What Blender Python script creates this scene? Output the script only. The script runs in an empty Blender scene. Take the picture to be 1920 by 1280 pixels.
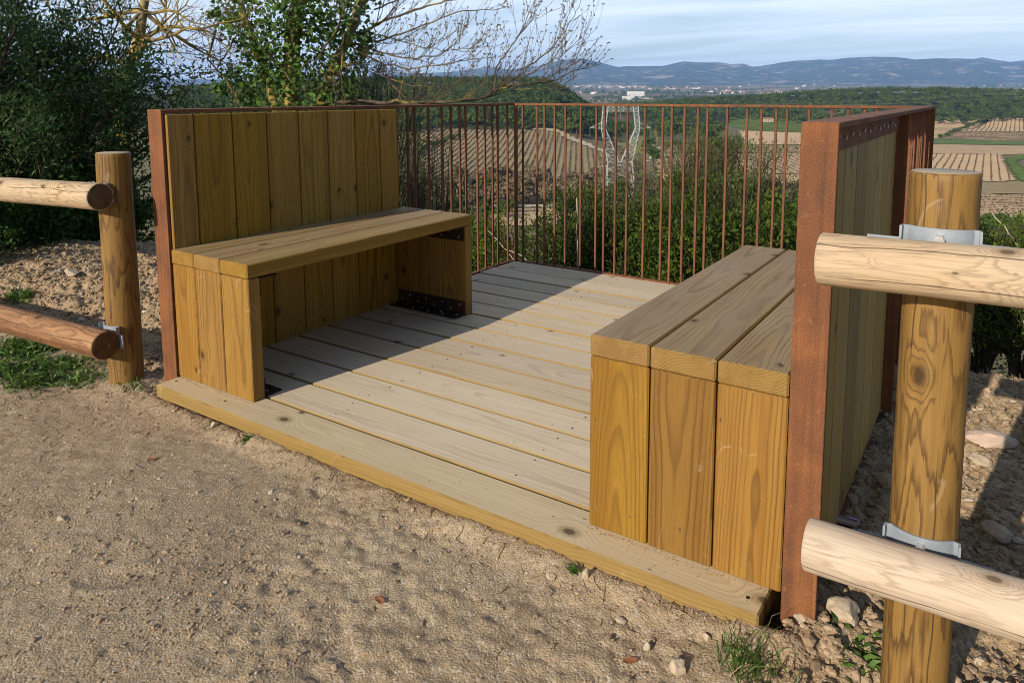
import bpy, math, random
import numpy as np
from mathutils import Vector, Matrix
PI = math.pi
C = bpy.context.scene.collection
scene = bpy.context.scene

# ------------------------------------------------------------------ camera
CAM = np.array([2.4188, -1.4038, 0.9986]); YAW, PIT, ROL = 0.5744, -0.1194, -0.0009
FPX, PX0, PY0 = 1360.2, 999.7, 340.4          # focal length and principal point, 1920x1280 px
_cy, _sy, _cp, _sp = math.cos(YAW), math.sin(YAW), math.cos(PIT), math.sin(PIT)
FWD = np.array([-_sy*_cp, _cy*_cp, _sp]); RGT = np.array([_cy, _sy, 0.0]); UPV = np.cross(RGT, FWD)
_r = RGT*math.cos(ROL)+UPV*math.sin(ROL); _u = UPV*math.cos(ROL)-RGT*math.sin(ROL)
RGT, UPV = _r, _u
cd = bpy.data.cameras.new('camera'); cam = bpy.data.objects.new('camera', cd); C.objects.link(cam)
cam.matrix_world = Matrix(((RGT[0], UPV[0], -FWD[0], CAM[0]), (RGT[1], UPV[1], -FWD[1], CAM[1]),
                           (RGT[2], UPV[2], -FWD[2], CAM[2]), (0, 0, 0, 1)))
cd.sensor_width = 36; cd.lens = FPX/1920*36
cd.shift_x = -(PX0-960)/1920; cd.shift_y = (PY0-640)/1920
cd.clip_start = 0.05; cd.clip_end = 60000
scene.camera = cam

# ------------------------------------------------------------------ sun, sky, exposure
SUN_DIR = Vector((0.162, 1.06, -0.46)).normalized()        # direction the light travels
SUN_EL = math.asin(-SUN_DIR.z); SUN_AZ = math.atan2(-SUN_DIR.x, -SUN_DIR.y)
ld = bpy.data.lights.new('sun', 'SUN'); ld.energy = 5.0; ld.angle = math.radians(0.53); ld.color = (1.0, 0.90, 0.76)
sun = bpy.data.objects.new('sun', ld); C.objects.link(sun); sun.location = (0, -8, 12)
sun.rotation_euler = SUN_DIR.to_track_quat('-Z', 'Y').to_euler()
world = bpy.data.worlds.new('World'); scene.world = world; world.use_nodes = True
wn = world.node_tree.nodes; wl = world.node_tree.links; wn.clear()
w_out = wn.new('ShaderNodeOutputWorld'); w_bg = wn.new('ShaderNodeBackground'); w_sky = wn.new('ShaderNodeTexSky')
w_sky.sky_type = 'NISHITA'; w_sky.sun_disc = False; w_sky.sun_elevation = SUN_EL; w_sky.sun_rotation = SUN_AZ
w_sky.air_density = 1.0; w_sky.dust_density = 0.6; w_sky.ozone_density = 2.5
w_bg.inputs['Strength'].default_value = 0.092
# thin cirrus veils over the sky, laid on a flat sheet high above (direction / height)
w_tc = wn.new('ShaderNodeTexCoord'); w_sep = wn.new('ShaderNodeSeparateXYZ'); wl.new(w_tc.outputs['Generated'], w_sep.inputs[0])
w_mx = wn.new('ShaderNodeMath'); w_mx.operation = 'MAXIMUM'; wl.new(w_sep.outputs['Z'], w_mx.inputs[0]); w_mx.inputs[1].default_value = 0.0
w_ad = wn.new('ShaderNodeMath'); w_ad.operation = 'ADD'; wl.new(w_mx.outputs[0], w_ad.inputs[0]); w_ad.inputs[1].default_value = 0.07
w_dv = wn.new('ShaderNodeVectorMath'); w_dv.operation = 'DIVIDE'; wl.new(w_tc.outputs['Generated'], w_dv.inputs[0])
w_cb = wn.new('ShaderNodeCombineXYZ')
for k in range(3): wl.new(w_ad.outputs[0], w_cb.inputs[k])
wl.new(w_cb.outputs[0], w_dv.inputs[1])
w_mp = wn.new('ShaderNodeMapping'); wl.new(w_dv.outputs[0], w_mp.inputs[0]); w_mp.inputs['Rotation'].default_value = (0, 0, 0.95); w_mp.inputs['Scale'].default_value = (0.22, 0.75, 0.3)
w_nz = wn.new('ShaderNodeTexNoise'); wl.new(w_mp.outputs[0], w_nz.inputs['Vector']); w_nz.inputs['Scale'].default_value = 1.5; w_nz.inputs['Detail'].default_value = 7; w_nz.inputs['Roughness'].default_value = 0.52; w_nz.inputs['Distortion'].default_value = 0.7
w_rp = wn.new('ShaderNodeValToRGB'); wl.new(w_nz.outputs['Fac'], w_rp.inputs[0])
w_rp.color_ramp.elements[0].position = 0.34; w_rp.color_ramp.elements[0].color = (0.36, 0.36, 0.36, 1)
w_rp.color_ramp.elements[1].position = 0.68; w_rp.color_ramp.elements[1].color = (0.95, 0.95, 0.95, 1)
w_mix = wn.new('ShaderNodeMix'); w_mix.data_type = 'RGBA'
# the veils lie over the northern half of the sky, beyond the mountains
w_dot = wn.new('ShaderNodeVectorMath'); w_dot.operation = 'DOT_PRODUCT'; wl.new(w_tc.outputs['Generated'], w_dot.inputs[0]); w_dot.inputs[1].default_value = (-math.sin(YAW), math.cos(YAW), 0)
w_mr = wn.new('ShaderNodeMapRange'); wl.new(w_dot.outputs['Value'], w_mr.inputs[0]); w_mr.inputs[1].default_value = 0.1; w_mr.inputs[2].default_value = 0.75
w_ml = wn.new('ShaderNodeMath'); w_ml.operation = 'MULTIPLY'; wl.new(w_rp.outputs[0], w_ml.inputs[0]); wl.new(w_mr.outputs[0], w_ml.inputs[1])
wl.new(w_ml.outputs[0], w_mix.inputs[0]); wl.new(w_sky.outputs[0], w_mix.inputs[6]); w_mix.inputs[7].default_value = (11.2, 12.5, 14.6, 1)
wl.new(w_mix.outputs[2], w_bg.inputs['Color']); wl.new(w_bg.outputs[0], w_out.inputs['Surface'])
scene.view_settings.view_transform = 'Standard'; scene.view_settings.look = 'None'
scene.view_settings.gamma = 1.0; scene.view_settings.exposure = 0.16
scene.render.engine = 'CYCLES'
try:
    scene.cycles.use_denoising = True; scene.cycles.volume_bounces = 1; scene.cycles.max_bounces = 8
    scene.cycles.use_adaptive_sampling = False; scene.cycles.filter_width = 0.95; scene.cycles.transparent_max_bounces = 8
except Exception: pass

# ------------------------------------------------------------------ numpy helpers
def hsh(ix, iy, seed=0):
    n = (ix.astype(np.int64)*374761393 + iy.astype(np.int64)*668265263 + seed*974634777) & 0xffffffff
    n = ((n ^ (n >> 13))*1274126177) & 0xffffffff
    return ((n ^ (n >> 16)) & 0xffff)/65535.0
def vnoise(x, y, seed=0):
    x = np.asarray(x, float); y = np.asarray(y, float)
    ix, iy = np.floor(x), np.floor(y); fx, fy = x-ix, y-iy
    fx = fx*fx*(3-2*fx); fy = fy*fy*(3-2*fy)
    a, b, c, d = hsh(ix, iy, seed), hsh(ix+1, iy, seed), hsh(ix, iy+1, seed), hsh(ix+1, iy+1, seed)
    return (a*(1-fx)+b*fx)*(1-fy)+(c*(1-fx)+d*fx)*fy - 0.5
def fbm(x, y, octs=4, seed=0, gain=0.5):
    s = 0; a = 1.0
    for k in range(octs):
        s = s + a*vnoise(x*2**k+k*17.3, y*2**k-k*9.1, seed+k); a *= gain
    return s
def cells(x, y, seed=0):
    """distance to the nearest of one random point per unit cell (rounded clods)"""
    x = np.asarray(x, float); y = np.asarray(y, float); ix, iy = np.floor(x), np.floor(y); best = np.full(x.shape, 9.0)
    for dx in (-1, 0, 1):
        for dy in (-1, 0, 1):
            jx, jy = ix+dx, iy+dy
            best = np.minimum(best, np.hypot(jx+hsh(jx, jy, seed)-x, jy+hsh(jx, jy, seed+7)-y))
    return best
def sstep(a, b, x):
    t = np.clip((np.asarray(x, float)-a)/(b-a), 0, 1); return t*t*(3-2*t)
def unit(v):
    return v/np.maximum(np.linalg.norm(v, axis=-1, keepdims=True), 1e-9)

# ------------------------------------------------------------------ object helpers
def tag(o, label, cat, group=None):
    o['label'] = label; o['category'] = cat
    if group: o['group'] = group
    return o
def thing(name, label, cat, loc=(0, 0, 0), group=None, rotz=0.0, scale=None):
    o = bpy.data.objects.new(name, None); C.objects.link(o); o.location = Vector([float(v) for v in loc]); o.rotation_euler = (0, 0, rotz)
    if scale is not None: o.scale = (scale, scale, scale) if np.isscalar(scale) else scale
    o.empty_display_size = 0.2
    return tag(o, label, cat, group)
def rootloc(o):
    while o.parent is not None: o = o.parent
    return np.array(o.location)
def mesh_np(name, V, polys, mat, attrs=None, smooth=False):
    V = np.asarray(V, np.float32); me = bpy.data.meshes.new(name)
    if not isinstance(polys, list): polys = [polys]
    polys = [np.asarray(p, np.int32) for p in polys if len(p)]
    nl = sum(p.size for p in polys); npoly = sum(len(p) for p in polys)
    me.vertices.add(len(V)); me.vertices.foreach_set('co', V.ravel())
    me.loops.add(nl); me.polygons.add(npoly)
    me.loops.foreach_set('vertex_index', np.concatenate([p.ravel() for p in polys]))
    tot = np.concatenate([np.full(len(p), p.shape[1], np.int32) for p in polys])
    st = np.zeros(npoly, np.int32); st[1:] = np.cumsum(tot)[:-1]
    me.polygons.foreach_set('loop_start', st); me.polygons.foreach_set('loop_total', tot)
    me.polygons.foreach_set('use_smooth', np.full(npoly, bool(smooth)))
    for k, a in (attrs or {}).items():
        a = np.asarray(a, np.float32)
        if a.ndim == 1: at = me.attributes.new(k, 'FLOAT', 'POINT'); at.data.foreach_set('value', a)
        else: at = me.attributes.new(k, 'FLOAT_VECTOR', 'POINT'); at.data.foreach_set('vector', a.ravel())
    me.update(calc_edges=True)
    if smooth == 'crease': me.set_sharp_from_angle(angle=0.9)
    if mat is not None: me.materials.append(mat)
    return me
def link(name, me, parent=None, loc=None):
    o = bpy.data.objects.new(name, me); C.objects.link(o)
    if parent is not None: o.parent = parent
    if loc is not None: o.location = Vector([float(v) for v in loc])
    return o
def mk(name, V, polys, mat, parent=None, attrs=None, smooth=False, origin=None, local=False):
    V = np.asarray(V, float)
    if parent is not None and not local: V = V-rootloc(parent)
    if origin is not None: V = V-np.asarray(origin, float)
    return link(name, mesh_np(name, V, polys, mat, attrs, smooth), parent, origin)
def structure(o): o['kind'] = 'structure'; return o
def dup(root, loc, rotz=0, scale=1.0, label=None):
    r = root.copy(); C.objects.link(r); r.location = Vector([float(v) for v in loc]); r.rotation_euler = (0, 0, rotz)
    r.scale = (scale, scale, scale) if np.isscalar(scale) else scale
    if label: r['label'] = label
    for ch in list(root.children):
        c = ch.copy(); C.objects.link(c); c.parent = r
        for g in list(ch.children):
            d = g.copy(); C.objects.link(d); d.parent = c
    return r

# template of a box with chamfered edges: 24 vertices, wound outwards
def _box_template():
    cs = [(a, b, c) for a in (-1, 1) for b in (-1, 1) for c in (-1, 1)]
    idx = {(c, ax): i*3+ax for i, c in enumerate(cs) for ax in range(3)}
    pos = np.zeros((24, 3)); ins = np.zeros((24, 3))
    for (c, ax), i in idx.items():
        for k in range(3): pos[i, k] = c[k]; ins[i, k] = 0 if k == ax else -c[k]
    quads, tris = [], []
    for ax in range(3):
        o = [k for k in range(3) if k != ax]
        for s in (-1, 1):
            q = []
            for (p, r) in ((-1, -1), (1, -1), (1, 1), (-1, 1)):
                c = [0, 0, 0]; c[ax] = s; c[o[0]] = p; c[o[1]] = r; q.append(idx[(tuple(c), ax)])
            quads.append(q)
    for ax in range(3):
        a, b = [k for k in range(3) if k != ax]
        for sa in (-1, 1):
            for sb in (-1, 1):
                lo = [0]*3; hi = [0]*3; lo[a] = hi[a] = sa; lo[b] = hi[b] = sb; lo[ax] = -1; hi[ax] = 1
                lo, hi = tuple(lo), tuple(hi)
                quads.append([idx[(lo, a)], idx[(hi, a)], idx[(hi, b)], idx[(lo, b)]])
    for c in cs: tris.append([idx[(c, 0)], idx[(c, 1)], idx[(c, 2)]])
    p = pos+0.2*ins
    def fix(f):
        n = np.cross(p[f[1]]-p[f[0]], p[f[2]]-p[f[0]]); return f if n@p[f].mean(0) > 0 else f[::-1]
    return pos, ins, np.array([fix(q) for q in quads]), np.array([fix(t) for t in tris])
BT = _box_template()
class MB:
    """collects boxes, bars, tubes and logs into ONE mesh"""
    def __init__(self): self.V = []; self.Q = []; self.T = []; self.G = []; self.B = []; self.n = 0
    def add(self, V, Q=None, T=None, G=None, B=0.5):
        V = np.asarray(V, float); self.V.append(V)
        if Q is not None and len(Q): self.Q.append(np.asarray(Q)+self.n)
        if T is not None and len(T): self.T.append(np.asarray(T)+self.n)
        self.G.append(np.asarray(G, float) if G is not None else V.copy()); self.B.append(np.full(len(V), B)); self.n += len(V)
    def box(self, lo, hi, ch=0.002, axis=None, rng=None, tint=None, twist=0.0):
        lo = np.array(lo, float); hi = np.array(hi, float); c = (lo+hi)/2; h = (hi-lo)/2
        V = c+BT[0]*h+BT[1]*min(ch, h.min()*0.8)
        G = None
        if rng is not None:
            if axis is None: axis = int(np.argmax(h))
            o = [k for k in range(3) if k != axis]
            wide, thin = (o[0], o[1]) if h[o[0]] >= h[o[1]] else (o[1], o[0])
            sgn = rng.choice([-1, 1])
            G = np.stack([V[:, axis]-c[axis]+rng.uniform(0, 60), V[:, wide]-c[wide]+rng.uniform(-0.03, 0.03),
                          sgn*(V[:, thin]-c[thin])+rng.uniform(0.045, 0.13)], 1)
            # grain runs slightly askew
            a = rng.normal(0, 0.02); G[:, 1] += a*(V[:, axis]-c[axis]); b = rng.normal(0, 0.014); G[:, 2] += b*(V[:, axis]-c[axis])
            if tint is None: tint = rng.random()
        self.add(V, BT[2], BT[3], G, 0.5 if tint is None else tint)
    def bar(self, p, q, w, d=None):
        p = np.array(p, float); q = np.array(q, float); a = unit(q-p); d = d or w
        s = np.cross(a, [0, 0, 1.0] if abs(a[2]) < 0.9 else [1.0, 0, 0]); s = unit(s); t = np.cross(a, s)
        V = [e+s*i*w/2+t*j*d/2 for e in (p, q) for i, j in ((-1, -1), (1, -1), (1, 1), (-1, 1))]
        self.add(V, [[0, 1, 5, 4], [1, 2, 6, 5], [2, 3, 7, 6], [3, 0, 4, 7], [3, 2, 1, 0], [4, 5, 6, 7]])
    def tube(self, P, R, k=6, tint=0.5):
        P = np.asarray(P, float); R = np.broadcast_to(np.asarray(R, float), (len(P),)); n = len(P)
        T = np.gradient(P, axis=0); T = unit(T)
        ref = np.array([0.0, 0, 1]) if abs(T[:, 2]).mean() < 0.85 else np.array([1.0, 0, 0])
        S = unit(np.cross(T, ref)); U = np.cross(T, S); a = np.arange(k)*2*PI/k
        V = P[:, None]+R[:, None, None]*(np.cos(a)[None, :, None]*S[:, None]+np.sin(a)[None, :, None]*U[:, None])
        i = np.arange(n-1)[:, None]*k; j = np.arange(k)[None]; jn = (j+1) % k
        Q = np.stack([i+j, i+jn, i+k+jn, i+k+j], -1).reshape(-1, 4)
        self.add(V.reshape(-1, 3), Q, None, None, tint)
    def log(self, p0, p1, r0, r1, rng, k=40, n=60, round_end=0.004, lump=0.03):
        """a round timber with flat sawn ends, slight lumps and a bow"""
        p0 = np.array(p0, float); p1 = np.array(p1, float); a = unit(p1-p0); L = np.linalg.norm(p1-p0)
        s = unit(np.cross(a, [0, 0, 1.0] if abs(a[2]) < 0.9 else [0, 1.0, 0])); t = np.cross(s, a)
        u = np.concatenate([[0], np.linspace(round_end, L-round_end, n), [L]]); th = np.arange(k)*2*PI/k
        sd = int(rng.integers(1, 9999)); U, TH = np.meshgrid(u, th, indexing='ij')
        r = r0+(r1-r0)*U/L
        r = r*(1+lump*(vnoise(U*5, np.cos(TH)*1.3+7, sd)+vnoise(U*5+31, np.sin(TH)*1.3+3, sd+1))+0.25*lump*vnoise(U*14, np.cos(TH)*3+np.sin(TH)*7, sd+2))
        r[0] -= round_end; r[-1] -= round_end
        co, si = np.cos(TH), np.sin(TH)
        V = p0+U[..., None]*a+(r*co)[..., None]*s+(r*si)[..., None]*t
        hx, hy = rng.normal(0, 0.10*r0), rng.normal(0, 0.10*r0); u0 = rng.uniform(0, 60)
        G = np.stack([U+u0, r*co+hx, r*si+hy], -1)
        N = len(u); i = np.arange(N-1)[:, None]*k; j = np.arange(k)[None]; jn = (j+1) % k
        Q = np.stack([i+j, i+jn, i+k+jn, i+k+j], -1).reshape(-1, 4)
        Vc = np.stack([p0+a*0.0005, p1-a*0.0005]); Gc = np.array([[u0, hx, hy], [u0+L, hx, hy]])
        m = N*k; T = [[m, (x+1) % k, x] for x in range(k)]+[[m+1, (N-1)*k+x, (N-1)*k+(x+1) % k] for x in range(k)]
        self.add(np.concatenate([V.reshape(-1, 3), Vc]), Q, T, np.concatenate([G.reshape(-1, 3), Gc]), rng.random())
    def build_log(self, name, mat, parent):
        o = self.build(name, mat, parent, 'crease'); me = o.data; me.materials.append(M['logend'])
        a = np.zeros(len(me.polygons)*3); me.polygons.foreach_get('normal', a); tot = np.zeros(len(me.polygons), int); me.polygons.foreach_get('loop_total', tot)
        mi = (tot == 3).astype(int); me.polygons.foreach_set('material_index', mi); me.update(); return o
    def cyl(self, p, q, r, k=8):
        p = np.array(p, float); q = np.array(q, float); n0 = self.n
        self.tube(np.stack([p, q]), r, k); self.T.append(np.array([[n0, n0+i+1, n0+i] for i in range(1, k-1)]+[[n0+k, n0+k+i, n0+k+i+1] for i in range(1, k-1)]))
    def build(self, name, mat, parent=None, smooth=False, origin=None, local=False):
        P = []
        if self.Q: P.append(np.concatenate(self.Q))
        if self.T: P.append(np.concatenate(self.T))
        return mk(name, np.concatenate(self.V), P, mat, parent, {'grain': np.concatenate(self.G), 'tint': np.concatenate(self.B)}, smooth, origin, local)

# ------------------------------------------------------------------ material helpers
class NT:
    def __init__(self, name):
        self.m = bpy.data.materials.new(name); self.m.use_nodes = True; self.t = self.m.node_tree; self.t.nodes.clear()
        self.out = self.t.nodes.new('ShaderNodeOutputMaterial')
    def put(self, sock, v):
        if isinstance(v, bpy.types.NodeSocket): self.t.links.new(v, sock)
        elif isinstance(v, (tuple, list)) and len(v) == 3 and sock.type == 'RGBA': sock.default_value = (*v, 1)
        else: sock.default_value = v
    def n(self, typ, ins=None, **props):
        x = self.t.nodes.new('ShaderNode'+typ)
        for k, v in props.items(): setattr(x, k, v)
        for k, v in (ins or {}).items(): self.put(x.inputs[k], v)
        return x
    def math(self, op, a, b=None, c=None, clamp=False):
        x = self.t.nodes.new('ShaderNodeMath'); x.operation = op; x.use_clamp = clamp
        for i, v in enumerate((a, b, c)):
            if v is not None: self.put(x.inputs[i], v)
        return x.outputs[0]
    def vec(self, x, y, z): return self.n('CombineXYZ', {0: x, 1: y, 2: z}).outputs[0]
    def noise(self, vec, scale=5, detail=3, rough=0.5, dist=0.0, out='Fac'):
        return self.n('TexNoise', {'Vector': vec, 'Scale': scale, 'Detail': detail, 'Roughness': rough, 'Distortion': dist}).outputs[out]
    def maprange(self, v, a, b, c=0.0, d=1.0, smooth=False):
        x = self.n('MapRange', {0: v, 1: a, 2: b, 3: c, 4: d}); x.clamp = True
        if smooth: x.interpolation_type = 'SMOOTHSTEP'
        return x.outputs[0]
    def mix(self, f, a, b, mode='MIX'):
        x = self.t.nodes.new('ShaderNodeMix'); x.data_type = 'RGBA'; x.blend_type = mode
        self.put(x.inputs[0], f); self.put(x.inputs[6], a); self.put(x.inputs[7], b); return x.outputs[2]
    def attr(self, name): return self.n('Attribute', attribute_name=name)
    def bump(self, h, strength=0.3, dist=0.002, normal=None):
        ins = {'Height': h, 'Strength': strength, 'Distance': dist}
        if normal is not None: ins['Normal'] = normal
        return self.n('Bump', ins).outputs[0]
    def principled(self, col, rough=0.6, normal=None, metal=0.0, spec=0.5):
        ins = {'Base Color': col, 'Roughness': rough, 'Metallic': metal, 'Specular IOR Level': spec}
        if normal is not None: ins['Normal'] = normal
        return self.n('BsdfPrincipled', ins).outputs[0]
    def done(self, sh): self.t.links.new(sh, self.out.inputs['Surface']); return self.m

def wood(name, early, late, stain, freq=150.0, ring=0.55, knot=0.55, grey=None, var=0.35, rough=0.62, crack=False, fibre=0.4, spec=0.3, blotch=0.5, top=None, lowrs=0.15, warp=0.045, band=0.6, scuff=0.28):
    """sawn timber: growth rings cut by the board, knots that bend the grain, fibres, stains"""
    T = NT(name); G = T.attr('grain').outputs['Vector']; tint = T.attr('tint').outputs['Fac']
    s = T.n('SeparateXYZ', {0: G}); u, v, w = s.outputs[0], s.outputs[1], s.outputs[2]
    # slow wander of the heart of the log along the board
    wk = 11.0 if crack else 4.0
    wv = T.noise(T.vec(T.math('MULTIPLY', u, 1.7 if crack else 1.1), T.math('MULTIPLY', v, wk), T.math('MULTIPLY', w, wk)), 1.0, 3, 0.5)
    wv2 = T.noise(T.vec(T.math('MULTIPLY', u, 7.0), T.math('MULTIPLY', v, 30.0), T.math('MULTIPLY', w, 30.0)), 1.0, 2, 0.5)
    # knots
    ku, kv = 2.1, 6.5
    kvc = T.math('MULTIPLY', T.math('ARCTAN2', w, v), 0.05) if crack else v
    vor = T.n('TexVoronoi', {'Vector': T.vec(T.math('MULTIPLY', u, ku), T.math('MULTIPLY', kvc, kv), T.math('MULTIPLY', tint, 41.0)), 'Scale': 1.0, 'Randomness': 1.0})
    ps = T.n('SeparateXYZ', {0: vor.outputs['Position']}); cs = T.n('SeparateColor', {0: vor.outputs['Color']})
    du = T.math('SUBTRACT', u, T.math('DIVIDE', ps.outputs[0], ku)); dv = T.math('SUBTRACT', kvc, T.math('DIVIDE', ps.outputs[1], kv))
    dist = T.math('SQRT', T.math('ADD', T.math('MULTIPLY', T.math('MULTIPLY', du, du), 0.45), T.math('MULTIPLY', dv, dv)))
    dist = T.math('ADD', dist, T.math('MULTIPLY', T.math('SUBTRACT', wv2, 0.5), 0.006))
    has = T.math('LESS_THAN', cs.outputs[0], knot)
    krad = T.math('MULTIPLY_ADD', cs.outputs[1], 0.009, 0.005)
    bend = T.math('MULTIPLY', has, T.math('POWER', 2.718, T.math('MULTIPLY', T.math('POWER', T.math('DIVIDE', dist, T.math('MULTIPLY', krad, 2.6)), 2.0), -1.0)))
    r = T.math('SQRT', T.math('ADD', T.math('MULTIPLY', v, v), T.math('MULTIPLY', w, w)))
    r = T.math('ADD', r, T.math('MULTIPLY', T.math('SUBTRACT', wv, 0.5), warp))
    r = T.math('ADD', r, T.math('MULTIPLY', T.math('SUBTRACT', wv2, 0.5), 0.0035))
    if crack:
        jg = T.noise(T.vec(T.math('MULTIPLY', u, 9.0), T.math('MULTIPLY', v, 150.0), T.math('MULTIPLY', w, 150.0)), 1.0, 3, 0.7)
        r = T.math('ADD', r, T.math('MULTIPLY', T.math('SUBTRACT', jg, 0.5), 0.007))
    r = T.math('ADD', r, T.math('MULTIPLY', bend, 0.024))
    ph = T.math('FRACT', T.math('MULTIPLY', r, freq))
    late_f = T.math('MULTIPLY', T.maprange(ph, 0.50, 0.90, 0, 1, True), T.maprange(ph, 0.92, 1.0, 1, 0))
    # ring-to-ring strength
    rs = T.noise(T.vec(T.math('MULTIPLY', r, freq*0.55), T.math('MULTIPLY', u, 0.7), tint), 1.0, 2, 0.6)
    late_f = T.math('MULTIPLY', late_f, T.maprange(rs, 0.25, 0.72, lowrs, 1.1))
    fib = T.noise(T.vec(T.math('MULTIPLY', u, 9.0), T.math('MULTIPLY', v, 420.0), T.math('MULTIPLY', w, 420.0)), 1.0, 2, 0.6)
    blo = T.noise(T.vec(T.math('MULTIPLY', u, 2.6), T.math('MULTIPLY', v, 13.0), T.math('MULTIPLY', w, 13.0)), 1.0, 4, 0.6)
    if top is not None:          # weathered upper faces over honey-coloured sides
        upm = T.math('GREATER_THAN', T.n('SeparateXYZ', {0: T.n('NewGeometry').outputs['True Normal']}).outputs[2], 0.85)
        early, late_c, stain = T.mix(upm, early, top[0]), T.mix(upm, late, top[1]), T.mix(upm, stain, top[2])
    else: late_c = late
    bd = T.noise(T.vec(T.math('MULTIPLY', u, 0.35), T.math('MULTIPLY', v, 26.0), T.math('MULTIPLY', w, 26.0)), 1.0, 3, 0.6)
    col = T.mix(T.math('MULTIPLY', T.maprange(bd, 0.44, 0.62, 0, 1, True), band), early, stain)      # broad heartwood bands
    col = T.mix(T.math('MULTIPLY', late_f, ring), col, late_c)
    col = T.mix(T.math('MULTIPLY', T.maprange(blo, 0.42, 0.75), blotch), col, stain)
    col = T.mix(T.math('MULTIPLY', T.maprange(fib, 0.45, 0.8), fibre), col, late_c)
    if grey is not None:
        g1 = T.noise(T.vec(T.math('MULTIPLY', u, 3.0), T.math('MULTIPLY', v, 9.0), w), 1.0, 5, 0.65)
        gf = T.maprange(g1, 0.35, 0.7, 0.0, 0.75)
        if top is not None: gf = T.math('MULTIPLY', gf, upm)
        col = T.mix(gf, col, grey)
    # greenish preservative halo and dark core of the knots
    halo = T.math('MULTIPLY', has, T.maprange(T.math('DIVIDE', dist, krad), 1.0, 2.2, 0.45, 0.0, True))
    col = T.mix(halo, col, tuple(x*y for x, y in zip(late, (0.95, 1.0, 0.85))))
    core = T.math('MULTIPLY', has, T.maprange(T.math('DIVIDE', dist, krad), 0.55, 1.05, 1.0, 0.0, True))
    kr = T.math('FRACT', T.math('MULTIPLY', dist, 420.0))
    col = T.mix(T.math('MULTIPLY', core, T.math('MULTIPLY_ADD', kr, 0.3, 0.6)), col, tuple(x*0.28 for x in late))
    # pale scuffs and dust
    sc = T.noise(T.vec(T.math('MULTIPLY', u, 16.0), T.math('MULTIPLY', v, 30.0), T.math('MULTIPLY', w, 30.0)), 1.0, 6, 0.75, 1.5)
    col = T.mix(T.maprange(sc, 0.62, 0.74, 0.0, scuff), col, (0.52, 0.45, 0.34))
    sn = T.noise(T.vec(T.math('MULTIPLY_ADD', v, 7.0, T.math('MULTIPLY', u, 4.0)), T.math('MULTIPLY_ADD', u, -2.0, T.math('MULTIPLY', v, 9.0)), T.math('MULTIPLY', w, 9.0)), 1.0, 1, 0.4, 0.2)
    sm_ = T.noise(T.vec(T.math('MULTIPLY', u, 11.0), T.math('MULTIPLY', v, 20.0), w), 1.0, 2, 0.5)
    scr = T.math('MULTIPLY', T.maprange(T.math('ABSOLUTE', T.math('SUBTRACT', sn, 0.5)), 0.002, 0.007, 1, 0), T.maprange(sm_, 0.56, 0.62))
    col = T.mix(T.math('MULTIPLY', scr, 0.16), col, (0.55, 0.47, 0.34))
    pn = T.n('TexVoronoi', {'Vector': T.vec(T.math('MULTIPLY', u, 14.0), T.math('MULTIPLY', v, 30.0), T.math('MULTIPLY', w, 30.0)), 'Scale': 1.0})
    col = T.mix(T.math('MULTIPLY', T.math('MULTIPLY', T.maprange(pn.outputs['Distance'], 0.05, 0.09, 1, 0), T.math('GREATER_THAN', T.n('SeparateColor', {0: pn.outputs['Color']}).outputs[0], 0.75)), 0.7), col, (0.05, 0.035, 0.022))
    # board to board
    hv = T.n('HueSaturation', {'Color': col, 'Hue': T.maprange(T.math('FRACT', T.math('MULTIPLY', tint, 7.31)), 0, 1, 0.495, 0.503), 'Saturation': T.maprange(T.math('FRACT', T.math('MULTIPLY', tint, 3.7)), 0, 1, 0.95, 1.06), 'Value': T.maprange(tint, 0, 1, 1-var, 1+var)})
    col = hv.outputs[0]
    h = T.math('ADD', T.math('MULTIPLY', late_f, 0.06), T.math('MULTIPLY', fib, 0.5))
    if crack:
        ang = T.math('ARCTAN2', w, v)
        cn = T.noise(T.vec(T.math('MULTIPLY', u, 2.2), tint, 0.0), 1.0, 3, 0.55)
        cr = None
        for k, off in enumerate((-2.6, -1.75, -0.9, 0.4, 1.3, 2.2)):
            a = T.math('ABSOLUTE', T.math('SUBTRACT', ang, T.math('MULTIPLY_ADD', cn, 1.1, off)))
            gate = T.noise(T.vec(T.math('MULTIPLY', u, 2.0), off, tint), 1.0, 1, 0.5)
            c1 = T.math('MULTIPLY', T.maprange(a, 0.012, 0.036, 1, 0), T.maprange(gate, 0.47, 0.52))
            cr = c1 if cr is None else T.math('MAXIMUM', cr, c1)
        col = T.mix(T.math('MULTIPLY', cr, 0.8), col, (0.03, 0.02, 0.012)); h = T.math('SUBTRACT', h, T.math('MULTIPLY', cr, 3.0))
    h = T.math('SUBTRACT', h, T.math('MULTIPLY', core, 0.8))
    nb = T.bump(h, 0.3, 0.0007)
    return T.done(T.principled(col, T.maprange(blo, 0.3, 0.8, rough-0.08, rough+0.1), nb, 0, spec))

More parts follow.
